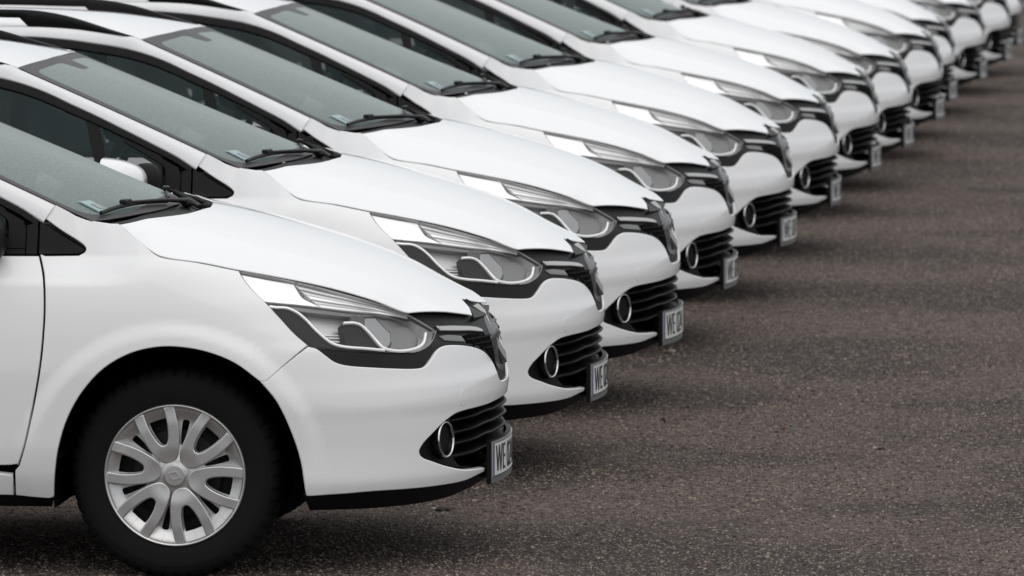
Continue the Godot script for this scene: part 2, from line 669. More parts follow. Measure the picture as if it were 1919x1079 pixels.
func materials() -> void:
	var beads := drops_texture()
	var p := mat("white_paint", Color(0.80, 0.80, 0.81), 0.42)
	p.clearcoat_enabled = true
	p.clearcoat = 1.0
	p.clearcoat_roughness = 0.06
	var w := mat("wet_paint", Color(0.80, 0.80, 0.81), 0.42)
	w.clearcoat_enabled = true
	w.clearcoat = 1.0
	w.clearcoat_roughness = 0.06
	w.heightmap_enabled = true
	w.heightmap_texture = beads
	w.heightmap_scale = 0.03
	w.uv1_triplanar = true
	w.uv1_scale = Vector3(1.6, 1.6, 1.6)
	mat("black_gloss", Color(0.004, 0.004, 0.0045), 0.25).metallic_specular = 0.3
	mat("black_plastic", Color(0.0045, 0.0045, 0.005), 0.5).metallic_specular = 0.3
	mat("trim_black", Color(0.0095, 0.0095, 0.0105), 0.55).metallic_specular = 0.35
	mat("dark_core", Color(0.003, 0.003, 0.003), 0.95).metallic_specular = 0.15
	mat("rubber", Color(0.016, 0.016, 0.017), 0.8)
	mat("wiper_rubber", Color(0.008, 0.008, 0.008), 0.5).metallic_specular = 0.35
	var t := mat("tyre_rubber", Color(0.0105, 0.0103, 0.010), 0.8)
	t.metallic_specular = 0.25
	t.heightmap_enabled = true
	t.heightmap_texture = noise_tex(512, noise(0.05, 5))
	t.heightmap_scale = 0.08
	t.uv1_triplanar = true
	t.uv1_scale = Vector3(6, 6, 6)
	mat("chrome", Color(0.56, 0.56, 0.56), 0.14, 1.0)
	mat("mesh_black", Color(0.006, 0.006, 0.006), 0.6).metallic_specular = 0.15
	mat("satin_chrome", Color(0.44, 0.435, 0.43), 0.3, 1.0)
	mat("position_lamp", Color(0.14, 0.14, 0.14), 0.25, 0.4)
	mat("lamp_silver", Color(0.92, 0.92, 0.92), 0.3, 0.45)
	mat("lamp_ribbed", Color(0.62, 0.62, 0.62), 0.3, 0.45)
	mat("lamp_bright", Color(0.95, 0.95, 0.95), 0.25, 0.35)
	mat("lamp_mid", Color(0.30, 0.30, 0.305), 0.3, 0.4)
	mat("lamp_shade", Color(0.07, 0.07, 0.075), 0.4)
	mat("lamp_grey", Color(0.64, 0.64, 0.64), 0.35, 0.35)
	mat("lamp_dark", Color(0.020, 0.020, 0.022), 0.45).metallic_specular = 0.2
	mat("lamp_bowl", Color(0.185, 0.185, 0.185), 0.35, 0.4)
	var g := mat("lamp_glass", Color(0.9, 0.9, 0.9, 0.03), 0.04)
	g.metallic_specular = 0.15
	g.transparency = BaseMaterial3D.TRANSPARENCY_ALPHA
	var sw := mat("side_glass", Color(0.010, 0.030, 0.031, 0.40), 0.03)
	sw.metallic_specular = 0.3
	sw.transparency = BaseMaterial3D.TRANSPARENCY_ALPHA
	# misted glass: fine dew scatters the sky's light
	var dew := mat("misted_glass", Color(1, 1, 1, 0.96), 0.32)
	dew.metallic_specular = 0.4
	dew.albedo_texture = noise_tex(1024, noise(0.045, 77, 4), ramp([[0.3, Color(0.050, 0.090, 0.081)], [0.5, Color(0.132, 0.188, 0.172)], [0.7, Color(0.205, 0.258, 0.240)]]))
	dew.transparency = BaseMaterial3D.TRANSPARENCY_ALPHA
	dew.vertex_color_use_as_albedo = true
	dew.heightmap_enabled = true
	dew.heightmap_texture = beads
	dew.heightmap_scale = 0.06
	dew.uv1_triplanar = true
	dew.uv1_scale = Vector3(2.2, 2.2, 2.2)
	var fr := mat("misted_frit", Color(0.034, 0.033, 0.036), 0.5)
	fr.metallic_specular = 0.4
	fr.heightmap_enabled = true
	fr.heightmap_texture = beads
	fr.heightmap_scale = 0.06
	fr.uv1_triplanar = true
	fr.uv1_scale = Vector3(2.2, 2.2, 2.2)
	mat("sticker", Color(0.30, 0.40, 0.38), 0.5)
	mat("sticker_blue", Color(0.14, 0.22, 0.30), 0.5)
	mat("sticker_dark", Color(0.25, 0.30, 0.32), 0.5)
	var hc := mat("hubcap_silver", Color(0.57, 0.565, 0.565), 0.32, 0.75)
	hc.clearcoat_enabled = true
	hc.clearcoat = 0.5
	hc.clearcoat_roughness = 0.2
	mat("steel_dark", Color(0.008, 0.008, 0.008), 0.6, 0.2)
	mat("plate_white", Color(0.62, 0.62, 0.61), 0.4)
	mat("plate_frame", Color(0.11, 0.11, 0.11), 0.45)
	mat("plate_black", Color(0.024, 0.024, 0.026), 0.5)
	mat("plate_blue", Color(0.022, 0.028, 0.12), 0.4)
	mat("seat_cloth", Color(0.05, 0.052, 0.055), 0.9)
	mat("dash", Color(0.012, 0.012, 0.013), 0.8)
	mat("headlining", Color(0.12, 0.12, 0.12), 0.9)
	mat("red_lamp", Color(0.45, 0.02, 0.02), 0.15)
	mat("leaf", Color(0.05, 0.030, 0.016), 0.8)
	mat("leaf_orange", Color(0.33, 0.13, 0.04), 0.7)
	mat("stone", Color(0.28, 0.25, 0.21), 0.85)
	mat("soil", Color(0.022, 0.018, 0.014), 0.9)


func asphalt() -> StandardMaterial3D:
	var m := mat("asphalt", Color.WHITE, 0.85)
	# stones in a dark binder: cellular noise with a colour per cell, over broad worn patches
	var cells := noise(0.055, 3, 1, FastNoiseLite.TYPE_CELLULAR)
	cells.cellular_return_type = FastNoiseLite.RETURN_CELL_VALUE
	cells.cellular_jitter = 1.0
	var g := ramp([[0.0, Color(0.058, 0.044, 0.038)], [0.4, Color(0.096, 0.074, 0.065)], [0.7, Color(0.128, 0.100, 0.088)], [1.0, Color(0.19, 0.148, 0.125)]])
	m.albedo_texture = noise_tex(2048, cells, g)
	m.uv1_triplanar = true
	m.uv1_world_triplanar = true
	m.uv1_scale = Vector3(0.62, 0.62, 0.62)
	m.metallic_specular = 0.35
	var hn := noise(0.09, 9, 3)
	m.heightmap_enabled = true
	m.heightmap_texture = noise_tex(2048, hn)
	m.heightmap_scale = 0.8
	m.detail_enabled = true
	m.detail_blend_mode = BaseMaterial3D.BLEND_MODE_MUL
	m.detail_uv_layer = BaseMaterial3D.DETAIL_UV_2
	m.uv2_triplanar = true
	m.uv2_world_triplanar = true
	m.uv2_scale = Vector3(0.083, 0.083, 0.083)
	m.detail_albedo = noise_tex(1024, noise(0.006, 21, 6), ramp([[0.28, Color(0.42, 0.41, 0.42)], [0.5, Color(0.82, 0.81, 0.82)], [0.72, Color(1.0, 0.985, 0.97)]]))
	return m


# ---------------------------------------------------------------- the car
const HL_LOW := [-0.018, 0.896, 0.033, 0.849, 0.086, 0.811, 0.145, 0.762, 0.198, 0.716, 0.246, 0.683]
const HL_BOT := [0.246, 0.683, 0.295, 0.675, 0.388, 0.667, 0.488, 0.659, 0.599, 0.652, 0.697, 0.648, 0.764, 0.660, 0.818, 0.679, 0.867, 0.700]
const HL_TOP := [-0.018, 0.896, 0.117, 0.877, 0.323, 0.843, 0.542, 0.798, 0.735, 0.752, 0.814, 0.722, 0.867, 0.700]
const TRIM_LOW := [0.245, 0.680, 0.272, 0.674, 0.302, 0.655, 0.338, 0.634, 0.384, 0.623, 0.482, 0.614, 0.590, 0.606, 0.686, 0.601, 0.734, 0.605, 0.774, 0.624, 0.819, 0.647, 0.865, 0.657, 0.936, 0.656, 1.034, 0.648, 1.153, 0.633, 1.250, 0.611, 1.324, 0.580, 1.355, 0.545, 1.385, 0.527, 1.44, 0.520, 1.5708, 0.518]
const FOG_UP := [0.686, 0.360, 0.693, 0.370, 0.716, 0.387, 0.753, 0.405, 0.810, 0.431, 0.861, 0.447, 0.908, 0.457, 0.968, 0.461, 1.074, 0.463, 1.208, 0.464, 1.324, 0.467, 1.469, 0.469, 1.5708, 0.470]
const FOG_LOW := [0.686, 0.360, 0.692, 0.348, 0.710, 0.338, 0.752, 0.327, 0.827, 0.309, 0.907, 0.295, 0.986, 0.285, 1.079, 0.280, 1.184, 0.276]
const LIP := [1.194, 0.262, 1.118, 0.258, 0.996, 0.2495, 0.798, 0.249, 0.623, 0.251, 0.481, 0.253, 0.357, 0.250, 0.237, 0.248]
const ARCH := [-0.346, 0.240, -0.337, 0.326, -0.325, 0.395, -0.300, 0.473, -0.256, 0.551, -0.192, 0.620, -0.114, 0.664, -0.036, 0.682, 0.033, 0.682, 0.111, 0.668, 0.189, 0.637, 0.262, 0.584]
const ARCH2 := [0.262, 0.584, 0.310, 0.525, 0.351, 0.436, 0.378, 0.348, 0.391, 0.250]
const HOOD_EDGE := [-0.174, 0.689, -0.122, 0.720, -0.072, 0.740, -0.047, 0.751, -0.020, 0.756, 0.068, 0.751, 0.187, 0.734, 0.282, 0.704, 0.421, 0.659, 0.559, 0.598, 0.659, 0.531]
const HOOD_FRONT := [0.659, 0.531, 0.734, 0.420, 0.785, 0.310, 0.818, 0.222]
const DOOR := [-0.400, 0.934, -0.378, 0.876, -0.371, 0.810, -0.371, 0.743, -0.378, 0.647, -0.391, 0.559, -0.409, 0.472, -0.427, 0.394, -0.446, 0.334]


func fr(xy: Array) -> PackedVector2Array:
	# side-view points turned into the front map's angle and height
	var o := PackedVector2Array()
	for p in cr(xy):
		o.append(Vector2(phi_of(p.x, p.y), p.y))
	return o


func shift(p: PackedVector2Array, d: Vector2) -> PackedVector2Array:
	var o := PackedVector2Array()
	for q in p:
		o.append(q + d)
	return o


func pts(f: Array) -> PackedVector2Array:
	var o := PackedVector2Array()
	for i in range(0, f.size(), 2):
		o.append(Vector2(f[i], f[i + 1]))
	return o


func mirror_z(p: PackedVector2Array) -> PackedVector2Array:
	var o := PackedVector2Array()
	for q in rev(p):
		o.append(Vector2(q.x, -q.y))
	return o


func on_front(flatlist: Array, off: float) -> Array:
	var o := []
	for p in cr(flatlist):
		var r := mfront(p.x, p.y)
		o.append(r[0] + r[1] * off)
	return o


func both(mb: MB) -> MB:
	var o := mb.mirrored()
	mb.add(o)
	return mb


func build_front(car: Node3D) -> void:
	# bumper, one piece across the nose
	var poly := join([cr(TRIM_LOW), rev(cr(FOG_UP)), cr(FOG_LOW), pts([1.20, 0.274]), cr(LIP), rev(fr(ARCH2)), fr([0.280, 0.586, 0.339, 0.637, 0.394, 0.681])])
	var bumper := part(car, "front_bumper", both(front(poly, 0.012, 0.0, 0.016, 0.004, true)), M.wet_paint)
	# round cover of the towing eye
	var ring := []
	for i in 25:
		var t := TAU * i / 24
		ring.append_array([0.957 + cos(t) * 0.030, 0.500 + sin(t) * 0.025])
	var cover := front(join([cr(ring, 2)]), 0.012, 0.0008, 0.004, 0.0012)
	part(bumper, "towing_eye_cover", cover, M.wet_paint)
	# black lower edge
	poly = join([pts([0.22, 0.244]), rev(cr(LIP)), pts([1.30, 0.262, 1.5708, 0.262, 1.5708, 0.222]), rev(cr([0.250, 0.193, 0.369, 0.191, 0.504, 0.189, 0.660, 0.189, 0.819, 0.191, 0.979, 0.196, 1.119, 0.208, 1.262, 0.220, 1.5708, 0.222]))])
	part(car, "bumper_skirt", both(front(poly, 0.025, -0.010, 0.03, 0.004, true)), M.black_plastic)
	# black trim round the lamps and across the upper grille, leaving the two openings of the mesh
	var hood_line := cr([0.735, 0.756, 0.80, 0.755, 0.924, 0.750, 1.10, 0.741, 1.269, 0.731, 1.40, 0.724, 1.5708, 0.722])
	poly = join([cr(TRIM_LOW), rev(hood_line), pts([0.735, 0.752, 0.814, 0.722, 0.867, 0.700]), rev(cr(HL_BOT))])
	var grille := part(car, "upper_grille", both(front(poly, 0.012, -0.008, 0.012, 0.003, true)), M.trim_black)
	# the mesh: a dark field with proud bars
	poly = join([cr([1.050, 0.679, 1.13, 0.680, 1.25, 0.671, 1.36, 0.664]), cr([1.36, 0.664, 1.40, 0.60, 1.385, 0.553]), cr([1.385, 0.553, 1.33, 0.595, 1.25, 0.627, 1.16, 0.645, 1.065, 0.655])])
	part(grille, "mesh_field", both(front(poly, 0.015, -0.0055, 0.003, 0.001)), M.dark_core)
	for k in 3:
		var y := 0.668 - 0.018 * k
		var bar := front(pts([1.055 + 0.085 * k, y, 1.38, y - 0.004, 1.38, y - 0.009, 1.06 + 0.085 * k, y - 0.005]), 0.02, -0.003, 0.004, 0.001)
		pair(grille, "mesh_bar", bar, M.mesh_black)
	for k in 3:
		var a := 1.12 + 0.08 * k
		pair(grille, "mesh_bar", front(pts([a, 0.676, a + 0.008, 0.676, a + 0.014, 0.64 - 0.01 * k, a + 0.006, 0.64 - 0.01 * k]), 0.02, -0.0035, 0.004, 0.001), M.mesh_black)
	var strip := front(join([cr([0.870, 0.713, 0.968, 0.7095, 1.079, 0.703, 1.20, 0.694, 1.262, 0.684, 1.266, 0.674]), rev(cr([0.882, 0.697, 1.03, 0.689, 1.127, 0.684, 1.255, 0.674]))]), 0.012, 0.004, 0.02, 0.004)
	pair(grille, "chrome_bar", strip, M.satin_chrome)
	var ind := front(join([cr([0.868, 0.688, 0.939, 0.688, 1.033, 0.680]), pts([1.048, 0.659]), rev(cr([0.890, 0.673, 0.971, 0.666, 1.048, 0.659]))]), 0.012, -0.004, 0.006, 0.002)
	pair(grille, "position_lamp", ind, M.position_lamp)
	# black cap in the bonnet's notch
	var near := cr([0.822, 0.228, 0.800, 0.112, 0.766, 0.018])
	poly = join([near, mirror_z(near), cr([0.822, -0.228, 0.832, -0.12, 0.838, 0.0, 0.832, 0.12, 0.822, 0.228])])
	part(grille, "grille_cap", panel(MB.new(), poly, MS, mhood, 0.02, -0.004, 0.012, 0.002), M.trim_black)
	emblem(grille)
	# lower grille: dark field, bezels, lamp rings, slats
	poly = join([cr(FOG_UP), pts([1.5708, 0.245, 1.20, 0.245, 1.20, 0.272]), rev(cr(FOG_LOW))])
	var low := part(car, "lower_grille", both(front(poly, 0.02, -0.075, -0.072, 0.0, true)), M.dark_core)
	poly = join([cr([0.690, 0.360, 0.716, 0.384, 0.753, 0.402, 0.810, 0.428, 0.861, 0.444, 0.905, 0.453]), cr([0.905, 0.453, 0.925, 0.40, 0.925, 0.345, 0.96, 0.31, 1.02, 0.288, 1.10, 0.281]), rev(cr([0.690, 0.360, 0.696, 0.350, 0.714, 0.341, 0.752, 0.330, 0.827, 0.312, 0.907, 0.298, 0.986, 0.288, 1.10, 0.281]))])
	pair(low, "lamp_bezel", front(poly, 0.012, -0.022, 0.03, 0.004), M.black_plastic)
	var c := mfront(0.851, 0.383)
	var nrm := Vector3(sin(1.24), 0.06, cos(1.24)).normalized()
	var u := Vector3.UP.cross(nrm).normalized()
	var vv := nrm.cross(u)
	var rr := []
	var cx: Vector3 = c[0] - c[1] * 0.010
	for i in 49:
		var t := TAU * i / 48
		var row := []
		for j in 10:
			var s := TAU * j / 10
			row.append(cx + (u * cos(t) + vv * sin(t)) * (0.0505 + 0.0040 * cos(s)) + nrm * 0.006 * sin(s))
		rr.append(row)
	var torus := grid(rr, true)
	for i in range(0, torus.v.size(), 3):
		var m := (torus.v[i] + torus.v[i + 1] + torus.v[i + 2]) / 3.0 - cx
		var e := m - nrm * m.dot(nrm)
		var o := m - e.normalized() * 0.0505
		if o.dot(torus.n[i] + torus.n[i + 1] + torus.n[i + 2]) < 0.0:
			for j in 3:
				torus.n[i + j] = -torus.n[i + j]
	pair(low, "chrome_ring", torus, M.chrome)
	var cup := MB.new()
	for i in 48:
		var t0 := TAU * i / 48
		var t1 := TAU * (i + 1) / 48
		var d0 := u * cos(t0) + vv * sin(t0)
		var d1 := u * cos(t1) + vv * sin(t1)
		cup.quad(cx + d0 * 0.056 + nrm * 0.002, cx + d1 * 0.056 + nrm * 0.002, cx + d1 * 0.058 - nrm * 0.05, cx + d0 * 0.058 - nrm * 0.05, d0)
		cup.quad(cx + d0 * 0.047 + nrm * 0.002, cx + d1 * 0.047 + nrm * 0.002, cx + d1 * 0.040 - nrm * 0.018, cx + d0 * 0.040 - nrm * 0.018, -d0)
		cup.flat(cx - nrm * 0.018, cx + d0 * 0.040 - nrm * 0.018, cx + d1 * 0.040 - nrm * 0.018, nrm)
	pair(low, "lamp_cup", cup, M.black_gloss)
	for k in 4:
		var y0: float = [0.437, 0.400, 0.367, 0.331][k]
		var y1: float = [0.447, 0.414, 0.380, 0.335][k]
		var rows := []
		for i in 41:
			var f := float(i) / 20.0 - 1.0
			var s := absf(f)
			var phi := PI / 2 - s * (PI / 2 - 0.915)
			var y := lerpf(y1, y0, smoothstep(0.0, 1.0, s)) + 0.004 * sin(maxf(0.0, s - 0.4) * 9.0)
			var r := mfront(phi, y)
			var lip := -0.004 - 0.018 * smoothstep(0.72, 0.9, s) + 0.006 * smoothstep(0.4, 0.0, s)
			var p: Vector3 = r[0]
			var n: Vector3 = r[1]
			n = Vector3(n.x, 0, n.z).normalized()
			var row := []
			for q in [[-0.07, 0.004], [-0.010, 0.0055], [-0.002, 0.003], [0.0, 0.0], [-0.003, -0.004], [-0.012, -0.007], [-0.07, -0.006]]:
				var pp: Vector3 = p + n * (lip + q[0]) + Vector3.UP * q[1]
				row.append(pp * Vector3(1, 1, 1.0 if f >= 0 else -1.0))
			rows.append(row)
		var sl := grid(rows, true, true)
		part(low, "grille_slat", fix_about(sl), M.black_plastic)
	number_plate(car)


func fix_about(mb: MB) -> MB:
	# slats: the upper side faces up, the rest away from the mesh's middle line
	for i in range(0, mb.v.size(), 3):
		var g := (mb.v[i + 1] - mb.v[i]).cross(mb.v[i + 2] - mb.v[i])
		var s := mb.n[i] + mb.n[i + 1] + mb.n[i + 2]
		if g.dot(s) > 0.0:
			var t := mb.v[i + 1]
			mb.v[i + 1] = mb.v[i + 2]
			mb.v[i + 2] = t
			t = mb.n[i + 1]
			mb.n[i + 1] = mb.n[i + 2]
			mb.n[i + 2] = t
	return mb


func emblem(grille: Node3D) -> void:
	# upright lozenge, a folded bright frame round a dark lozenge opening
	var t := Vector3(0.806, 0.742, 0.0)
	var b := Vector3(0.893, 0.566, 0.0)
	var axis := (t - b).normalized()
	var nrm := Vector3.BACK.cross(axis)
	if nrm.x < 0.0:
		nrm = -nrm
	var c := (t + b) / 2.0 + nrm * 0.003
	var hh := (t - b).length() / 2.0
	var hw := 0.064
	var pt := func(k: int, s: float, off: float) -> Vector3:
		var d: Vector3 = [axis * hh, Vector3.FORWARD * hw, -axis * hh, Vector3.BACK * hw][k % 4]
		return c + d * s + nrm * off
	var mb := MB.new()
	for k in 4:
		var o: Vector3 = pt.call(k, 1.0, 0.0) - c + pt.call(k + 1, 1.0, 0.0) - c
		mb.quad(pt.call(k, 1.0, -0.02), pt.call(k + 1, 1.0, -0.02), pt.call(k + 1, 1.0, 0.0), pt.call(k, 1.0, 0.0), o)
		mb.quad(pt.call(k, 1.0, 0.0), pt.call(k + 1, 1.0, 0.0), pt.call(k + 1, 0.72, 0.010), pt.call(k, 0.72, 0.010), o + nrm)
		mb.quad(pt.call(k, 0.72, 0.010), pt.call(k + 1, 0.72, 0.010), pt.call(k + 1, 0.44, -0.004), pt.call(k, 0.44, -0.004), nrm - o * 0.2)
	part(grille, "emblem", mb, M.satin_chrome)
	# dark ridges that run from the bonnet's notch past the lozenge's shoulders
	for s in [1.0, -1.0]:
		var path := []
		for i in 9:
			var f := i / 8.0
			var p := t.lerp((t + b) / 2.0, f) + Vector3(-0.035 * (1 - f), 0.012 * (1 - f), s * lerpf(0.018, 0.078, f)) + nrm * (-0.002 + 0.008 * sin(PI * f))
			path.append(p)
		part(grille, "ridge", tube(path, [0.003, 0.006, 0.008, 0.009, 0.009, 0.009, 0.008, 0.006, 0.003], 8), M.trim_black)
	# black wings that rise to the bonnet's tip beside the lozenge
	var w := front(join([cr([1.36, 0.664, 1.44, 0.70, 1.52, 0.722]), cr([1.5708, 0.722, 1.5708, 0.60, 1.5708, 0.535]), cr([1.5708, 0.535, 1.42, 0.56, 1.37, 0.61, 1.36, 0.664])]), 0.015, -0.006, 0.01, 0.002, true)
	part(grille, "emblem_backing", both(w), M.black_gloss)


func number_plate(car: Node3D) -> void:
	var px := func(z: float) -> float:
		return 0.903 - 0.40 * z * z
	var sheet := func(z0: float, z1: float, y0: float, y1: float, off: float, thick: float) -> MB:
		var mb := MB.new()
		var n := maxi(2, ceili(absf(z1 - z0) / 0.02))
		for i in n:
			var a := lerpf(z0, z1, float(i) / n)
			var b := lerpf(z0, z1, float(i + 1) / n)
			var pa: float = px.call(a) + off
			var pb: float = px.call(b) + off
			var na := Vector3(1, 0, 0.8 * a).normalized()
			var nb := Vector3(1, 0, 0.8 * b).normalized()
			mb.tri(Vector3(pa, y0, a), Vector3(pb, y0, b), Vector3(pb, y1, b), na, nb, nb)
			mb.tri(Vector3(pa, y0, a), Vector3(pb, y1, b), Vector3(pa, y1, a), na, nb, na)
			mb.quad(Vector3(pa, y1, a), Vector3(pb, y1, b), Vector3(pb - thick, y1, b), Vector3(pa - thick, y1, a), Vector3.UP)
			mb.quad(Vector3(pa, y0, a), Vector3(pb, y0, b), Vector3(pb - thick, y0, b), Vector3(pa - thick, y0, a), Vector3.DOWN)
		for z in [z0, z1]:
			var p: float = px.call(z) + off
			mb.quad(Vector3(p, y0, z), Vector3(p, y1, z), Vector3(p - thick, y1, z), Vector3(p - thick, y0, z), Vector3(0, 0, z))
		return mb
	var holder := part(car, "number_plate", sheet.call(-0.264, 0.264, 0.227, 0.355, -0.003, 0.013), M.black_plastic)
	part(holder, "plate_frame", sheet.call(-0.262, 0.262, 0.229, 0.353, 0.0, 0.006), M.plate_frame)
	part(holder, "plate_face", sheet.call(-0.257, 0.257, 0.247, 0.350, 0.0015, 0.004), M.plate_white)
	part(holder, "blue_band", sheet.call(0.244, 0.2565, 0.2475, 0.3495, 0.0023, 0.002), M.plate_blue)
	for e in [[-0.256, 0.256, 0.2475, 0.250], [-0.256, 0.256, 0.347, 0.3497]]:
		part(holder, "plate_border", sheet.call(e[0], e[1], e[2], e[3], 0.0030, 0.002), M.plate_black)
	part(holder, "lettering", bent_text("WE 024", 0.228, 0.2595, 0.078, px, 0.0022), M.plate_black)


func bent_text(words: String, from_z: float, y: float, high: float, px: Callable, off: float) -> MB:
	var f := SystemFont.new()
	f.font_names = PackedStringArray(["Droid Sans"])
	f.font_weight = 400
	var tm := TextMesh.new()
	tm.font = f
	tm.text = words
	tm.font_size = 64
	tm.pixel_size = 0.01
	tm.depth = 0.08
	tm.curve_step = 2.0
	tm.horizontal_alignment = HORIZONTAL_ALIGNMENT_LEFT
	var a := tm.surface_get_arrays(0)
	var v: PackedVector3Array = a[Mesh.ARRAY_VERTEX]
	var ix: PackedInt32Array = a[Mesh.ARRAY_INDEX]
	var lo := v[0]
	var hi := v[0]
	for p in v:
		lo = lo.min(p)
		hi = hi.max(p)
	var k := high / (hi.y - lo.y)
	var kx := k * 0.80
	var place := func(p: Vector3) -> Vector3:
		var z := from_z - (p.x - lo.x) * kx
		return Vector3(px.call(z) + off + (0.0012 if p.z > 0.0 else 0.0), y + (p.y - lo.y) * k, z)
	var mb := MB.new()
	for i in range(0, ix.size(), 3):
		var p0: Vector3 = place.call(v[ix[i]])
		var p1: Vector3 = place.call(v[ix[i + 1]])
		var p2: Vector3 = place.call(v[ix[i + 2]])
		var n := (p2 - p0).cross(p1 - p0)
		if n.length() < 1e-12:
			continue
		mb.flat(p0, p1, p2, n.normalized())
	return mb


func build_lamps(car: Node3D) -> void:
	for sgn in [1, -1]:
		var lamp := group(car, "headlight")
		var give := func(called: String, mb: MB, m: Material) -> void:
			part(lamp, called, mb if sgn == 1 else mb.mirrored(), m)
		var outline := join([cr(HL_LOW), cr(HL_BOT), rev(cr(HL_TOP))])
		give.call("lamp_housing", front(outline, 0.02, -0.060, -0.056, 0.0), M.lamp_grey)
		# bright upper wing, its front half ribbed
		var rear := join([cr([-0.012, 0.892, 0.036, 0.850, 0.082, 0.814]), cr([0.082, 0.814, 0.141, 0.809, 0.210, 0.803, 0.310, 0.792]), cr([0.310, 0.792, 0.271, 0.808, 0.236, 0.823, 0.214, 0.848, 0.205, 0.862]), cr([0.205, 0.862, 0.117, 0.873, -0.012, 0.892])])
		give.call("wing_reflector", front(rear, 0.015, -0.012, 0.03, 0.002), M.lamp_silver)
		for k in 5:
			var f0 := k / 5.0
			var f1 := (k + 0.96) / 5.0
			var up0 := cr([0.208, 0.862, 0.314, 0.843, 0.447, 0.819, 0.586, 0.787, 0.735, 0.7505], 8)
			var lo1 := cr([0.312, 0.791, 0.380, 0.783, 0.470, 0.774, 0.571, 0.766, 0.735, 0.7495], 8)
			var a := PackedVector2Array()
			var b := PackedVector2Array()
			for i in up0.size():
				a.append(up0[i].lerp(lo1[i], f0))
				b.append(up0[i].lerp(lo1[i], f1))
			give.call("ribbed_reflector", front(join([a, rev(b)]), 0.015, -0.013 - 0.002 * (k % 2), 0.02, 0.004), M.lamp_silver if k == 2 or k == 4 else M.lamp_ribbed)
		# shadow gap below the wing, put in as a darker strip
		var slot := join([cr([0.084, 0.8125, 0.141, 0.807, 0.210, 0.801, 0.336, 0.787, 0.426, 0.776, 0.571, 0.765]), rev(cr([0.096, 0.802, 0.141, 0.797, 0.250, 0.783, 0.334, 0.774, 0.423, 0.766, 0.513, 0.763, 0.571, 0.763]))])
		give.call("lamp_shadow_gap", front(slot, 0.015, -0.022, 0.02, 0.001), M.lamp_bowl)
		# dark mask at the lower rear
		var s1 := [0.104, 0.797, 0.131, 0.794, 0.168, 0.792, 0.205, 0.780, 0.242, 0.757, 0.277, 0.728, 0.312, 0.702, 0.343, 0.687, 0.390, 0.678, 0.469, 0.671, 0.548, 0.662]
		var mask := join([cr(s1), pts([0.56, 0.655]), rev(cr([0.090, 0.806, 0.147, 0.761, 0.200, 0.717, 0.250, 0.686, 0.295, 0.678, 0.388, 0.670, 0.488, 0.662, 0.56, 0.655]))])
		give.call("lamp_mask", front(mask, 0.012, -0.012, 0.035, 0.002), M.lamp_dark)
		give.call("chrome_strip", tube(on_front(s1, -0.008), 0.0046), M.lamp_bright)
		var s2 := [0.394, 0.745, 0.418, 0.745, 0.440, 0.744, 0.469, 0.737, 0.496, 0.717, 0.522, 0.693, 0.547, 0.671, 0.589, 0.660, 0.648, 0.656, 0.715, 0.662, 0.760, 0.676, 0.800, 0.700]
		give.call("chrome_strip", tube(on_front(s2, -0.010), 0.0050), M.lamp_bright)
		var blob := join([cr([0.392, 0.746, 0.418, 0.744, 0.464, 0.738, 0.486, 0.725, 0.513, 0.701, 0.545, 0.670]), cr([0.545, 0.668, 0.464, 0.676, 0.398, 0.683]), cr([0.398, 0.683, 0.387, 0.716, 0.392, 0.746])])
		give.call("lamp_divider", front(blob, 0.012, -0.016, 0.03, 0.003), M.lamp_dark)
		for k in 5:
			var y := 0.724 - 0.009 * k
			give.call("reflector_step", front(pts([0.268 + 0.018 * k, y, 0.384, y - 0.002, 0.384, y - 0.006, 0.272 + 0.018 * k, y - 0.004]), 0.03, -0.034 + 0.002 * (k % 2), 0.008, 0.001), M.lamp_ribbed)
		give.call("projector_hood", front(pts([0.440, 0.772, 0.510, 0.768, 0.495, 0.726, 0.470, 0.741, 0.436, 0.747]), 0.02, -0.022, 0.02, 0.002), M.lamp_shade)
		# two bowls of the front reflector
		give.call("reflector_bowl", front(pts([0.511, 0.765, 0.571, 0.763, 0.627, 0.716, 0.618, 0.694, 0.570, 0.667, 0.529, 0.689, 0.499, 0.724]), 0.012, -0.026, 0.02, 0.006), M.lamp_mid)
		var far_bowl := join([cr([0.574, 0.762, 0.65, 0.757, 0.722, 0.744, 0.775, 0.722, 0.788, 0.700]), cr([0.788, 0.700, 0.745, 0.676, 0.690, 0.664, 0.630, 0.660, 0.575, 0.666]), pts([0.620, 0.694, 0.632, 0.716])])
		give.call("reflector_bowl", front(far_bowl, 0.012, -0.030, 0.02, 0.008), M.lamp_bowl)
		give.call("lens", front(outline, 0.012, 0.001, 0.012, 0.004), M.lamp_glass)


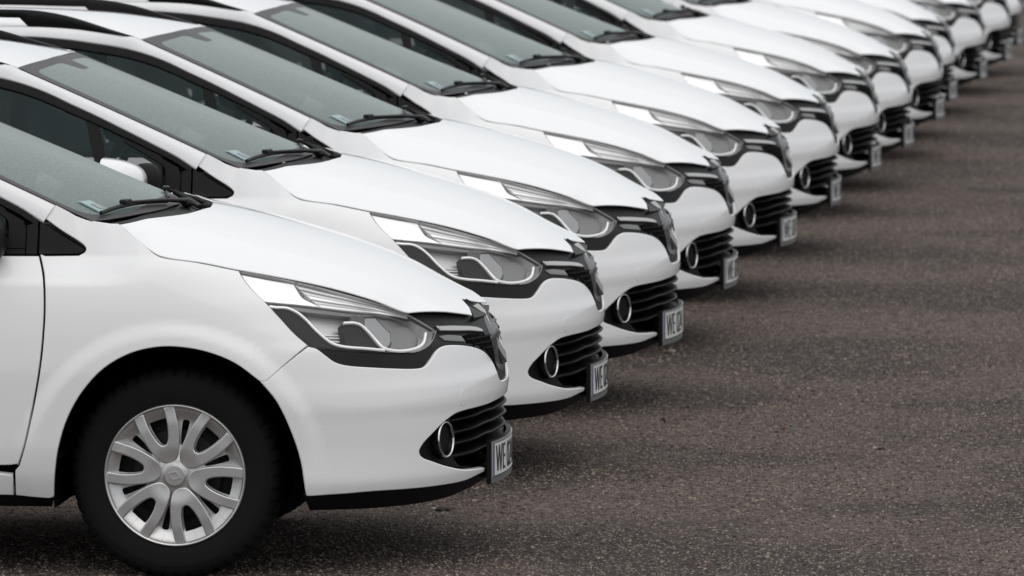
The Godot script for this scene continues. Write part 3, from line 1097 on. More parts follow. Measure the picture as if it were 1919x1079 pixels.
func build_body(car: Node3D) -> void:
	# bonnet
	var edge := join([cr(HOOD_EDGE), cr(HOOD_FRONT), cr([0.818, 0.222, 0.797, 0.108, 0.765, 0.010])])
	var back := cr([-0.005, 0.0, -0.035, 0.26, -0.105, 0.47, -0.150, 0.61, -0.174, 0.689])
	var half := join([back, edge])
	var hood := join([half, mirror_z(half)])
	var hood_cut := Geometry2D.offset_polygon(hood, -0.004)[0]
	part(car, "bonnet", panel(MB.new(), hood_cut, MS, mhood, 0.016, 0.0, 0.004, 0.0025), M.white_paint)
	# front wings
	var e_front := PackedVector2Array()
	for x in [-0.357, -0.33, -0.30, -0.27, -0.24, -0.21]:
		var s := screen_edge(x)
		e_front.append(Vector2(x, lerpf(s.y, lut(L.e, x), smoothstep(-0.36, -0.27, x))))
	e_front.append_array(cr([-0.195, 1.0262, -0.175, 1.0265]))
	var lamp := PackedVector2Array()
	for p in cr(HL_LOW):
		var r := mfront(p.x, p.y)
		lamp.append(Vector2(r[0].x - 0.003, p.y))
	var he := cr([-0.174, 1.0265, -0.122, 0.989, -0.072, 0.952, -0.048, 0.938, -0.020, 0.931, 0.068, 0.919, 0.184, 0.895])
	var wing := join([cr(ARCH), cr([0.278, 0.584, 0.337, 0.637, 0.391, 0.683]), rev(lamp), rev(he), rev(e_front), cr([-0.360, 1.079, -0.375, 1.064, -0.390, 1.043]), cr([-0.388, 1.0395, -0.335, 1.004, -0.287, 0.976, -0.266, 0.958, -0.267, 0.946, -0.285, 0.9355]), pts([-0.397, 0.934]), shift(cr(DOOR), Vector2(0.004, 0)), pts([-0.455, 0.318, -0.458, 0.243, -0.36, 0.236])])
	pair(car, "front_wing", side(wing, 0.016, 0.0, 0.016, 0.003), M.white_paint)
	# doors
	var belt := 0.934
	var d1 := join([shift(cr(DOOR), Vector2(-0.002, 0)), cr([-0.449, 0.338, -0.47, 0.335, -0.52, 0.334]), pts([-1.43, 0.334, -1.425, belt])])
	for o in pair(car, "front_door", side(d1, 0.03, 0.0, 0.016, 0.003), M.white_paint):
		door_handle(o, -1.28, 1.0 if o.get_index() % 2 == 0 else -1.0)
	var d2 := join([pts([-1.434, belt, -1.438, 0.334, -2.10, 0.334]), cr([-2.10, 0.334, -2.19, 0.36, -2.235, 0.44]), cr([-2.235, 0.44, -2.29, 0.55, -2.36, 0.63, -2.42, 0.67]), pts([-2.42, belt])])
	for o in pair(car, "rear_door", side(d2, 0.04, 0.0, 0.016, 0.003), M.white_paint):
		door_handle(o, -2.24, 1.0 if o.get_index() % 2 == 0 else -1.0)
	var sill := pts([-0.464, 0.243, -0.464, 0.305, -0.50, 0.309, -2.08, 0.309, -2.17, 0.33, -2.23, 0.40, -2.235, 0.243])
	pair(car, "sill", side(sill, 0.04, 0.0, 0.02, 0.004), M.white_paint)
	pair(car, "sill_underside", side(pts([-0.36, 0.236, -2.24, 0.240, -2.24, 0.195, -0.36, 0.195]), 0.05, -0.02, 0.1, 0.003), M.black_plastic)
	var rarch := []
	for i in 13:
		var t := PI * i / 12.0
		rarch.append_array([-2.589 - cos(t) * -0.372, 0.305 + sin(t) * 0.378])
	var quarter := join([pts([-2.426, belt, -2.426, 0.672]), cr([-2.426, 0.672, -2.36, 0.626, -2.29, 0.545, -2.24, 0.43, -2.225, 0.305]).slice(0, 1), rev(cr(rarch).slice(14)), pts([-2.965, 0.25, -3.33, 0.30, -3.36, 0.60, -3.34, belt])])
	quarter = join([pts([-2.426, belt, -2.426, 0.660]), cr([-2.426, 0.660, -2.589, 0.684, -2.72, 0.660, -2.84, 0.585, -2.92, 0.48, -2.961, 0.36, -2.965, 0.25]), pts([-3.33, 0.30, -3.36, 0.60, -3.34, belt])])
	pair(car, "rear_quarter", side(quarter, 0.04, 0.0, 0.016, 0.003), M.white_paint)
	# roof
	var r_edge := []
	for i in 25:
		var x := lerpf(-1.003, -3.30, i / 24.0)
		r_edge.append(Vector2(x, rail_z(x)))
	var front_edge := cr([-0.978, 0.0, -0.985, 0.25, -0.996, 0.46, -1.003, rail_z(-1.003)])
	var rh := join([front_edge, PackedVector2Array(r_edge), pts([-3.30, 0.0])])
	part(car, "roof", panel(MB.new(), join([rh, mirror_z(rh)]), MS, mroof, 0.04, -0.001, 0.006, 0.002), M.white_paint)
	# roof side and windscreen pillar in one sweep
	var rows := []
	var xs := []
	for i in 24:
		xs.append(lerpf(0.0, 1.0, i / 23.0))
	for i in 90:
		var f := float(i) / 89.0
		var tb := lerpf(-0.394, -3.32, pow(f, 1.25))
		var xb := tb
		var xt := lerpf(-0.3605, -3.30, pow(f, 1.25))
		var bot := Vector3(xb, lut(L.b, xb), 0)
		bot.z = zside(xb, bot.y)
		var tp: Vector3
		if xt > -1.003:
			tp = screen_edge(xt) - Vector3(0, 0.0025, 0)
		else:
			var z := rail_z(xt) + 0.002
			tp = Vector3(xt, yroof(xt, z), z)
		var nb := nside(xb, bot.y, bot.z)
		var bulge: float = (tp - bot).length() * 0.10
		var ctl := (bot + tp) / 2.0 + (nb + Vector3.UP * 0.15).normalized() * bulge * 1.6
		var row := []
		for j in 11:
			var t := j / 10.0
			row.append(bot * (1 - t) * (1 - t) + ctl * 2 * t * (1 - t) + tp * t * t)
		row.push_front(bot - nb * 0.02)
		row.append(tp - Vector3(0, 0.016, 0.006))
		rows.append(row)
	var side_sweep := grid(rows)
	for i in range(0, side_sweep.v.size(), 3):
		if (side_sweep.n[i] + side_sweep.n[i + 1] + side_sweep.n[i + 2]).dot(Vector3(0, 0.5, 1)) < 0.0:
			for j in 3:
				side_sweep.n[i + j] = -side_sweep.n[i + j]
	pair(car, "roof_side", fix_about(side_sweep), M.white_paint)
	# tailgate and tail
	tail(car)
	# dark structure behind the gaps
	var core := join([pts([-3.30, 0.34, -2.99, 0.30]), cr([-2.99, 0.30, -2.95, 0.45, -2.82, 0.62, -2.589, 0.70, -2.36, 0.62, -2.23, 0.45, -2.20, 0.30]), pts([-0.40, 0.26]), cr([-0.38, 0.26, -0.36, 0.40, -0.27, 0.58, 0.0, 0.70, 0.24, 0.62, 0.30, 0.56]), pts([0.30, 0.85, 0.10, 0.90, -0.06, 0.92, -0.30, 0.925, -3.30, 0.925])])
	var cm := side(core, 0.06, -0.045, 0.0, 0.0)
	part(car, "inner_body", both(cm), M.dark_core)
	var nose := join([pts([0.13, 0.60, 0.25, 0.25, 1.5708, 0.25, 1.5708, 0.70, 0.80, 0.72, 0.10, 0.86])])
	part(car, "nose_core", both(front(nose, 0.05, -0.10, 0.0, 0.0)), M.dark_core)
	part(car, "bonnet_underside", panel(MB.new(), hood, MS, mhood, 0.06, -0.03, 0.0, 0.0), M.dark_core)
	var under := MB.new()
	under.add(box(Vector3(-1.40, 0.24, 0), Vector3(3.6, 0.06, 1.0), 0.01))
	under.add(box(Vector3(-1.40, 0.22, 0), Vector3(1.75, 0.05, 1.56), 0.01))
	part(car, "underbody", under, M.dark_core)
	for x in [0.0, -2.589]:
		var liner := MB.new()
		var r0 := 0.355
		var pv := []
		for i in 25:
			var t := lerpf(-0.25, PI + 0.25, i / 24.0)
			pv.append(Vector2(x + cos(t) * r0, 0.30 + sin(t) * (r0 + 0.02)))
		for i in 24:
			var a: Vector2 = pv[i]
			var b: Vector2 = pv[i + 1]
			liner.quad(Vector3(a.x, a.y, 0.50), Vector3(b.x, b.y, 0.50), Vector3(b.x, b.y, 0.815), Vector3(a.x, a.y, 0.815), Vector3(x - a.x, 0.30 - a.y, 0))
			liner.flat(Vector3(x, 0.3, 0.50), Vector3(a.x, a.y, 0.50), Vector3(b.x, b.y, 0.50), Vector3.BACK)
		pair(car, "wheel_arch_liner", liner, M.dark_core)


func rail_z(x: float) -> float:
	return lerpf(screen_edge(-1.003).z, 0.560, smoothstep(-1.0, -1.3, x)) - 0.07 * smoothstep(-2.2, -3.4, x)


func door_handle(door: Node3D, x: float, s: float) -> void:
	var y := 0.80
	var z := zside(x, y)
	var p := []
	for i in 9:
		var t := i / 8.0 * 2.0 - 1.0
		p.append(Vector3(x + t * 0.085, y + 0.004 * (1 - t * t), (z + 0.004 + 0.028 * (1.0 - pow(absf(t), 3.0)))))
	var mb := tube(p, [0.008, 0.011, 0.012, 0.0125, 0.0125, 0.0125, 0.012, 0.011, 0.008], 10, 0.9)
	part(door, "door_handle", mb if s > 0 else mb.mirrored(), M.white_paint)


func tail(car: Node3D) -> void:
	# rounded rear: plan sections that close behind the quarter panels
	var rows := []
	for i in 14:
		var y := lerpf(0.26, 1.335, i / 13.0)
		var x0 := -3.33
		var w := zside(x0, minf(y, 1.22)) - 0.012 - 0.10 * smoothstep(1.15, 1.36, y)
		var deep: float = 0.07 - 0.10 * smoothstep(0.95, 1.34, y)
		var row := []
		for j in 25:
			var t := j / 24.0 * 2.0 - 1.0
			row.append(Vector3(x0 + 0.01 - (deep + 0.01) * pow(1.0 - pow(absf(t), 3.5), 0.6), y, t * w))
		rows.append(row)
	var mb := flip_out(grid(rows), Vector3(-2.5, 0.8, 0))
	var gate := part(car, "tailgate", mb, M.white_paint)
	for s in [1.0, -1.0]:
		part(gate, "tail_lamp", box(Vector3(-3.35, 0.83, s * 0.60), Vector3(0.10, 0.20, 0.16), 0.03), M.red_lamp)
	part(gate, "rear_window", box(Vector3(-3.355, 1.13, 0), Vector3(0.06, 0.28, 1.0), 0.025, Basis(Vector3.BACK, -0.25)), M.black_gloss)
	part(car, "rear_bumper", box(Vector3(-3.37, 0.40, 0), Vector3(0.16, 0.24, 1.50), 0.05), M.white_paint)


func build_glass(car: Node3D) -> void:
	# windscreen with its black printed border
	var e := PackedVector2Array()
	for i in 45:
		var x := lerpf(-0.250, -1.001, i / 44.0)
		e.append(Vector2(x, screen_edge(x).z + 0.001))
	var ee := []
	for p in e:
		ee.append_array([p.x, p.y])
	var top_edge := cr([-1.001, e[e.size() - 1].y - 0.004, -0.993, 0.46, -0.983, 0.25, -0.977, 0.0])
	var low_edge := cr([-0.095, 0.0, -0.115, 0.20, -0.165, 0.42, -0.215, 0.59, -0.250, e[0].y])
	var half := join([cr(ee, 1), top_edge])
	var outline := join([low_edge, half, mirror_z(join([low_edge, half]))])
	# clear field
	var inner := cr([-0.150, 0.0, -0.162, 0.25, -0.192, 0.447, -0.236, 0.56, -0.262, 0.612, -0.300, 0.640, -0.40, 0.632, -0.60, 0.588, -0.80, 0.548, -0.90, 0.525, -0.940, 0.505, -0.952, 0.467, -0.951, 0.40, -0.945, 0.24, -0.935, 0.11, -0.905, 0.085, -0.872, 0.06, -0.868, 0.0])
	var field := join([inner, mirror_z(inner)])
	var sheet := panel(MB.new(), field, MS, mws, 0.03, 0.0, 0.0, 0.0)
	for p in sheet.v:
		# weaker sky reflection towards the near edge, painted into colour and opacity
		var thick := smoothstep(0.70, -0.20, p.z + 0.25 * (p.x + 0.6))  # weight of the painted gradient, near edge to far side
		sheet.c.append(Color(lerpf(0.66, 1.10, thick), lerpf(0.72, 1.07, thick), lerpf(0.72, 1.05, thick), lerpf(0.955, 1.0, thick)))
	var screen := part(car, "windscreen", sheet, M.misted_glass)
	# border as two strips, near and far
	var ring := join([low_edge, half, rev(inner)])
	var fr2 := panel(MB.new(), ring, MS, mws, 0.02, 0.0, 0.003, 0.0)
	part(screen, "printed_border", both(fr2), M.misted_frit)
	# inspection sticker behind the lower near corner
	var c := Vector2(-0.272, 0.520)
	var ax := Vector2(0.29, -0.957).normalized()
	var sq := func(u0: float, u1: float, v0: float, v1: float, off: float) -> MB:
		var bx := Vector2(-ax.y, ax.x)
		var o := PackedVector2Array()
		for k in [[u0, v0], [u1, v0], [u1, v1], [u0, v1]]:
			o.append(c + ax * k[0] + bx * k[1])
		return panel(MB.new(), o, MS, mws, 0.03, off, 0.0, 0.0)
	var st := part(screen, "sticker", sq.call(-0.042, 0.042, -0.034, 0.034, 0.0015), M.sticker)
	part(st, "sticker_print", sq.call(0.0, 0.035, -0.012, 0.020, 0.003), M.sticker_dark)
	part(st, "sticker_print", sq.call(-0.040, -0.028, -0.030, 0.030, 0.003), M.sticker_blue)
	# scuttle
	var sr := []
	for i in 41:
		var z := lerpf(-0.672, 0.672, i / 40.0)
		var xr := -0.010 - 0.345 * z * z + 0.02 * pow(z / 0.672, 4.0)
		var xg := -0.128 - 0.105 * pow(absf(z) / 0.672, 2.5)
		var p0 := Vector3(xr + 0.025, yhood(xr, z) - 0.016, z)
		var p2 := Vector3(xg, yws(xg, z) - 0.006, z)
		var row := []
		for j in 7:
			var t := j / 6.0
			row.append(p0.lerp(p2, t) - Vector3(0, 0.010 * sin(PI * t), 0))
		sr.append(row)
	part(car, "scuttle_panel", flip_out(grid(sr), Vector3(-0.1, 0.5, 0)), M.black_plastic)
	wipers(car)
	# side windows: frame pieces, panes, pillar
	var b_line := PackedVector2Array()
	for i in 60:
		var x := lerpf(-0.31, -3.28, i / 59.0)
		b_line.append(Vector2(x, lut(L.b, x) - 0.002))
	var g_line := func(x: float) -> float:
		return lut(L.b, x) - lerpf(0.020, 0.030, smoothstep(-0.5, -0.9, x))
	var tri := join([pts([-0.403, 0.9375, -0.403, 1.030]), cr([-0.403, 1.030, -0.335, 0.9905, -0.287, 0.9625, -0.270, 0.953, -0.272, 0.946, -0.287, 0.9395])])
	pair(car, "corner_trim", side(tri, 0.02, 0.0005, 0.01, 0.002), M.black_gloss)
	# upper frame of the front door and sail panel
	var up := PackedVector2Array()
	var dn := PackedVector2Array()
	for i in 50:
		var x := lerpf(-0.408, -3.28, i / 49.0)
		up.append(Vector2(x, lut(L.b, x) - 0.002))
		dn.append(Vector2(x, g_line.call(x)))
	var frame := join([up, rev(dn)])
	var fm := side(frame, 0.03, 0.001, 0.016, 0.003)
	fm.add(side(pts([-0.408, 0.9375, -0.408, 1.032, -0.441, 1.020, -0.441, 0.9375]), 0.03, 0.0, 0.016, 0.002))
	fm.add(side(pts([-0.443, 0.9375, -3.26, 0.9375, -3.26, 0.955, -0.443, 0.952]), 0.03, 0.001, 0.016, 0.002))
	pair(car, "window_frame", fm, M.black_plastic)
	var sail := join([pts([-0.443, 0.954, -0.443, 1.010, -0.452, 1.032]), cr([-0.452, 1.034, -0.535, 1.078, -0.60, 1.108, -0.640, 1.128]), cr([-0.640, 1.118, -0.54, 1.062, -0.50, 1.035, -0.495, 0.99, -0.497, 0.954])])
	pair(car, "sail_panel", side(sail, 0.03, -0.003, 0.01, 0.002), M.black_plastic)
	var bu := PackedVector2Array()
	for i in 20:
		var x := lerpf(-0.300, -0.72, i / 19.0)
		bu.append(Vector2(x, lut(L.b, x) - 0.0005))
	pair(car, "frame_backing", side(join([bu, pts([-0.70, 1.130, -0.62, 1.095, -0.54, 1.05, -0.49, 1.0, -0.49, 0.938, -0.300, 0.938])]), 0.03, -0.012, 0.004, 0.0), M.dark_core)
	var piece := func(x0: float, x1: float, t0: float, t1: float) -> PackedVector2Array:
		var o := PackedVector2Array([Vector2(x0, 0.954)])
		for i in 13:
			var x := lerpf(t0, t1, i / 12.0)
			o.append(Vector2(x, g_line.call(x) - 0.001))
		o.append(Vector2(x1, 0.954))
		return o
	for q in [[-0.499, -0.668, -0.51, -0.724], [-0.706, -1.40, -0.767, -1.40], [-1.47, -2.40, -1.47, -2.40], [-2.46, -3.20, -2.46, -3.20]]:
		pair(car, "side_window", side(piece.call(q[0], q[1], q[2], q[3]), 0.05, -0.008, 0.004, 0.0), M.side_glass)
	var pil := pts([-0.668, 0.954, -0.724, 1.170, -0.767, 1.186, -0.706, 0.954])
	pair(car, "window_divider", side(pil, 0.03, -0.004, 0.02, 0.002), M.black_plastic)
	for q in [[-1.40, -1.47], [-2.40, -2.46]]:
		pair(car, "door_pillar", side(piece.call(q[0], q[1], q[0], q[1]), 0.03, -0.002, 0.02, 0.002), M.black_gloss)


func wipers(car: Node3D) -> void:
	var on := func(x: float, z: float, up: float) -> Vector3:
		var r := mws(x, z)
		return r[0] + r[1] * up
	# each wiper: spindle, arm, blade along the foot of the screen
	for k in 2:
		var w := group(car, "wiper")
		var bl: Array = [[-0.242, 0.60, -0.120, 0.10], [-0.128, 0.0, -0.208, -0.56]][k]
		var path := []
		for i in 13:
			var t := i / 12.0
			var z := lerpf(bl[1], bl[3], t)
			var x := lerpf(bl[0], bl[2], t) - 0.010 * sin(PI * t)
			path.append(on.call(x, z, 0.010 if k == 0 else 0.004))
		part(w, "blade", tube(path, 0.0055, 8, 1.25), M.wiper_rubber)
		var s0: Vector3 = on.call(-0.075 + 0.035 * k, bl[3] - 0.12 if k == 0 else -0.20, 0.004)
		var mid: Vector3 = path[5] + Vector3(0, 0.008, 0)
		var el: Vector3 = s0.lerp(mid, 0.35) + Vector3(0, 0.012, 0)
		part(w, "arm", tube([s0 + Vector3(0, -0.02, 0), s0 + Vector3(0, 0.012, 0), el, mid], [0.010, 0.009, 0.006, 0.004], 8), M.wiper_rubber)
		part(w, "blade_clip", box(path[5] + Vector3(0, 0.010, 0), Vector3(0.022, 0.015, 0.055), 0.004, Basis(Vector3.UP, atan2(path[5].x - path[4].x, path[5].z - path[4].z))), M.wiper_rubber)
		part(w, "spindle_cap", ball(s0 + Vector3(0, 0.005, 0), Vector3(0.019, 0.013, 0.019), 2.4, 16), M.wiper_rubber)
	# tall linkage cover at the middle of the scuttle
	var o: Vector3 = on.call(-0.095, -0.17, 0.008)
	part(car, "wiper_cover", tube([o + Vector3(-0.05, 0.022, -0.04), o, o + Vector3(0.055, -0.012, 0.13)], [0.008, 0.011, 0.008], 8), M.black_plastic)


func build_mirror(car: Node3D) -> void:
	for s in [1, -1]:
		var m := group(car, "wing_mirror")
		var c := Vector3(-0.612, 0.995, 0.895)
		var rows := []
		for i in 15:
			var t := i / 14.0
			var b := t * PI / 2
			var row := []
			# a shell: rounded towards the front and outside, open to the rear
			for j in 28:
				var a := TAU * j / 28
				var q := Vector2(cos(a), sin(a))
				var k := pow(pow(absf(q.x), 3.0) + pow(absf(q.y), 3.0), -1.0 / 3.0)
				var ry := 0.082 * (0.90 if q.y < 0 else 1.0)
				var sh := pow(cos(b), 0.55)
				row.append(c + Vector3(-0.055 + 0.135 * sin(b), q.y * k * ry * sh - 0.010 * sin(b), q.x * k * 0.105 * sh - 0.03 * sin(b)))
			rows.append(row)
		var shell := flip_out(grid(rows, true), c + Vector3(-0.06, 0, 0))
		var put_ := func(called: String, mb: MB, mm: Material) -> void:
			part(m, called, mb if s == 1 else mb.mirrored(), mm)
		put_.call("mirror_cap", shell, M.white_paint)
		put_.call("mirror_glass", box(c + Vector3(-0.052, -0.004, 0), Vector3(0.006, 0.135, 0.185), 0.003), M.chrome)
		put_.call("mirror_foot", ball(Vector3(-0.545, 0.985, 0.775), Vector3(0.056, 0.068, 0.055), 2.6, 20), M.black_plastic)
		put_.call("mirror_arm", tube([Vector3(-0.53, 0.955, 0.72), Vector3(-0.56, 0.95, 0.80), Vector3(-0.61, 0.965, 0.86)], [0.03, 0.03, 0.028], 10), M.black_plastic)


func build_rails(car: Node3D) -> void:
	for s in [1.0, -1.0]:
		var rows := []
		for i in 61:
			var t := i / 60.0
			var x := lerpf(-1.034, -3.02, t)
			var z := rail_z(x) - 0.006 - 0.006 * smoothstep(-1.05, -1.4, x)
			var base := yroof(x, z) - 0.004
			# top line rises to the bar, then runs level and comes down again
			var rise: float = 0.058 * pow(smoothstep(-1.02, -1.46, x), 0.85) * pow(smoothstep(-3.03, -2.65, x), 0.85)
			var tp: float = base + 0.004 + rise
			var gap: bool = x < -1.46 and x > -2.66
			var lo: float = tp - 0.030 if gap else base
			var row := []
			var hw := 0.016 * clampf(0.25 + t * 40.0, 0.25, 1.0) * clampf(0.25 + (1 - t) * 40.0, 0.25, 1.0)
			for q in [[-1, 0.0], [-1, 0.7], [-0.6, 1.0], [0.6, 1.0], [1, 0.7], [1, 0.0]]:
				row.append(Vector3(x, lerpf(lo, tp, q[1]), (z + q[0] * hw) * s))
			rows.append(row)
		var mb := grid(rows, true, true)
		var path := []
		for r in rows:
			path.append((r[0] + r[2] + r[3] + r[5]) / 4.0)
		for i in range(0, mb.v.size(), 3):
			var k := clampi(int(i / 36.0), 0, 59)
			var c: Vector3 = (path[k] + path[k + 1]) / 2.0
			if i < 60 * 36 and ((mb.v[i] + mb.v[i + 1] + mb.v[i + 2]) / 3.0 - c).dot(mb.n[i] + mb.n[i + 1] + mb.n[i + 2]) < 0.0:
				for j in 3:
					mb.n[i + j] = -mb.n[i + j]
		part(car, "roof_rail", fix_about(mb), M.black_plastic)


func build_cabin(car: Node3D) -> void:
	var tub := MB.new()
	tub.add(box(Vector3(-1.8, 0.36, 0), Vector3(2.9, 0.04, 1.40), 0.0))
	for s in [1.0, -1.0]:
		tub.add(box(Vector3(-1.85, 0.62, s * 0.70), Vector3(2.85, 0.56, 0.05), 0.01))
	part(car, "cabin_tub", tub, M.dash)
	var rows := []
	for i in 9:
		var row := []
		for j in 13:
			var z := lerpf(-0.64, 0.64, j / 12.0)
			var x := lerpf(-0.20, -0.78, i / 8.0)
			row.append(Vector3(x, 0.955 - 0.10 * pow(i / 8.0, 4.0) - 0.03 * smoothstep(0.45, 0.66, absf(z)), z))
		rows.append(row)
	var d := grid(rows)
	d.add(box(Vector3(-0.74, 0.70, 0), Vector3(0.10, 0.32, 1.28), 0.03))
	part(car, "dashboard", flip_out(d, Vector3(-0.5, 0.5, 0)), M.dash)
	for s in [1.0, -1.0]:
		var seat := group(car, "front_seat")
		part(seat, "cushion", ball(Vector3(-1.20, 0.56, s * 0.36), Vector3(0.27, 0.10, 0.26), 4.0, 16), M.seat_cloth)
		part(seat, "backrest", ball(Vector3.ZERO, Vector3(0.09, 0.33, 0.25), 4.0, 16).moved(Transform3D(Basis(Vector3.BACK, 0.36), Vector3(-1.50, 0.86, s * 0.36))), M.seat_cloth)
		part(seat, "headrest", ball(Vector3(-1.62, 1.22, s * 0.36), Vector3(0.055, 0.09, 0.13), 3.0, 16), M.seat_cloth)
	part(car, "rear_bench", box(Vector3(-2.35, 0.76, 0), Vector3(0.22, 0.62, 1.25), 0.08, Basis(Vector3.BACK, 0.3)), M.seat_cloth)
	var ring := []
	for i in 33:
		var t := TAU * i / 32
		ring.append(Vector3(-0.86 + sin(t) * 0.08, 0.92 + sin(t) * 0.165, -0.36 + cos(t) * 0.185))
	part(car, "steering_wheel", tube(ring, 0.015, 8), M.dash)
	var roof := []
	for i in 16:
		var row := []
		for j in 9:
			var z := lerpf(-0.54, 0.54, j / 8.0)
			var x := lerpf(-1.02, -3.25, i / 15.0)
			row.append(Vector3(x, yroof(x, z) - 0.04, z))
		roof.append(row)
	part(car, "headlining", grid(roof), M.headlining)


func make_wheel() -> Node3D:
	var w := Node3D.new()
	w.name = "wheel"
	# tyre: outer face at z = 0.012, tread turned about z
	var prof := [[0.196, -0.004], [0.204, 0.004], [0.214, 0.009], [0.232, 0.013], [0.252, 0.0145], [0.266, 0.0135], [0.2675, 0.0115], [0.276, 0.0095], [0.284, 0.006], [0.2935, -0.003], [0.300, -0.011], [0.3045, -0.020], [0.3075, -0.034], [0.3095, -0.060], [0.3105, -0.09], [0.3095, -0.125], [0.305, -0.152], [0.295, -0.168], [0.27, -0.182], [0.20, -0.178]]
	var notch := func(i: int, j: int) -> float:
		var deep := 0.0
		if j >= 9 and j <= 12 and (i % 5) == 0:
			deep = -0.009
		if j >= 13 and j <= 15 and (i % 5) == 2:
			deep = -0.005
		return deep
	part(w, "tyre", lathe(prof, 240, notch), M.tyre_rubber)
	part(w, "rim", lathe([[0.0, -0.055], [0.10, -0.055], [0.125, -0.075], [0.165, -0.08], [0.188, -0.05], [0.199, -0.006]], 48), M.steel_dark)
	var disc := lathe([[0.0, -0.045], [0.06, -0.045], [0.065, -0.052], [0.128, -0.052], [0.13, -0.06]], 48)
	part(w, "brake_disc", disc, M.steel_dark)
	# hub cap: rolled rim, dished pockets, six U-shaped arms, boss with a lozenge
	var cap := lathe([[0.196, 0.004], [0.199, 0.0085], [0.2025, 0.0125], [0.2055, 0.0125], [0.2080, 0.008], [0.2085, -0.006]], 120)
	cap.add(lathe([[0.0, 0.0135], [0.028, 0.0135], [0.0305, 0.0125], [0.0315, 0.0095], [0.0335, 0.0075], [0.042, 0.0065]], 96))
	var hub := part(w, "hubcap", cap, M.hubcap_silver)
	var R := 0.2075
	# the dish: twelve half sectors, each with half an oval opening and half a slot
	var dish := func(x: float, y: float) -> float:
		var r := Vector2(x, y).length() / R
		return 0.0065 - 0.017 * smoothstep(0.18, 0.45, r) - 0.002 * smoothstep(0.45, 0.78, r) + 0.0175 * smoothstep(0.77, 0.965, r)
	var oval := [0.448, 0.0, 0.462, 0.036, 0.52, 0.068, 0.60, 0.095, 0.70, 0.116, 0.785, 0.124]
	var ray := func(r: float, side_: float) -> Vector2:
		# a point near the sector's border, side_ away from it
		var t := deg_to_rad(30.0)
		return Vector2(cos(t), sin(t)) * r + Vector2(sin(t), -cos(t)) * side_
	var hs := PackedVector2Array([Vector2(0.20, 0.0)])
	hs.append_array(cr(oval))
	hs.append(Vector2(0.80, 0.115))
	hs.append(Vector2(0.805, 0.0))
	for k in 9:
		var t := deg_to_rad(30.0 * k / 8.0)
		hs.append(Vector2(cos(t), sin(t)) * 0.955)
	for q in [[0.79, 0.0], [0.785, 0.038], [0.76, 0.05], [0.68, 0.046], [0.58, 0.036], [0.50, 0.024], [0.445, 0.012], [0.43, 0.0], [0.20, 0.0]]:
		hs.append(ray.call(q[0], q[1]))
	var hp := PackedVector2Array()
	for p in hs:
		hp.append(p * R)
	var hq := PackedVector2Array()
	for p in rev(hp):
		hq.append(Vector2(p.x, -p.y))
	var seg := plate(hp, 0.0, 0.010, 0.0004, dish)
	seg.add(plate(hq, 0.0, 0.010, 0.0004, dish))
	for k in 6:
		part(hub, "dish_segment", seg.moved(Transform3D(Basis(Vector3.BACK, deg_to_rad(-11.5 + 60.0 * k)), Vector3.ZERO)), M.hubcap_silver)
	var outer := [0.180, 0.0, 0.196, 0.066, 0.235, 0.118, 0.30, 0.162, 0.45, 0.224, 0.62, 0.268, 0.80, 0.292, 0.952, 0.302]
	var inner := [0.952, 0.146, 0.80, 0.139, 0.70, 0.126, 0.60, 0.103, 0.52, 0.075, 0.462, 0.040, 0.448, 0.0]
	var half := join([cr(outer), cr(inner)])
	var poly := PackedVector2Array()
	for p in half:
		poly.append(p * R)
	for i in range(half.size() - 2, 0, -1):
		poly.append(Vector2(half[i].x, -half[i].y) * R)
	var high := func(x: float, y: float) -> float:
		var r := Vector2(x, y).length() / R
		# the arms rise out of the boss, run nearly level and dip into the rim
		return 0.0085 + 0.0045 * smoothstep(0.18, 0.42, r) - 0.0025 * smoothstep(0.70, 0.96, r)
	var arm := plate(poly, 0.0, 0.022, 0.0042, high)
	for k in 6:
		part(hub, "arm", arm.moved(Transform3D(Basis(Vector3.BACK, deg_to_rad(-11.5 + 60.0 * k)), Vector3.ZERO)), M.hubcap_silver)
	var loz := MB.new()
	var lp := func(k: int, s: float, z: float) -> Vector3:
		var d: Vector2 = [Vector2(0.0225, 0.0), Vector2(0.0, 0.0165), Vector2(-0.0225, 0.0), Vector2(0.0, -0.0165)][k % 4]
		return Vector3(d.x * s, d.y * s, z)
	for k in 4:
		var o: Vector3 = lp.call(k, 1.0, 0.0) + lp.call(k + 1, 1.0, 0.0)
		loz.quad(lp.call(k, 1.0, 0.0125), lp.call(k + 1, 1.0, 0.0125), lp.call(k + 1, 0.9, 0.0168), lp.call(k, 0.9, 0.0168), o)
		loz.quad(lp.call(k, 0.9, 0.0168), lp.call(k + 1, 0.9, 0.0168), lp.call(k + 1, 0.62, 0.0168), lp.call(k, 0.62, 0.0168), Vector3.BACK)
		loz.quad(lp.call(k, 0.62, 0.0168), lp.call(k + 1, 0.62, 0.0168), lp.call(k + 1, 0.55, 0.0130), lp.call(k, 0.55, 0.0130), -o)
	part(hub, "emblem", loz.moved(Transform3D(Basis(Vector3.BACK, 0.55 - 0.87), Vector3.ZERO)), M.hubcap_silver)
	return w


func make_car() -> Node3D:
	var car := Node3D.new()
	car.name = "parked_car"
	add_child(car)
	build_front(car)
	build_lamps(car)
	build_body(car)
	build_glass(car)
	build_mirror(car)
	build_rails(car)
	build_cabin(car)
	var w := make_wheel()
	var first := true
	for x in [0.0, -2.589]:
		for s in [1.0, -1.0]:
			var q: Node3D = w if first else w.duplicate()
			first = false
			car.add_child(q, true)
			q.name = "wheel"
			q.transform = Transform3D(Basis(Vector3.UP, 0.0 if s > 0 else PI), Vector3(x, 0.300, s * 0.757))
	return car


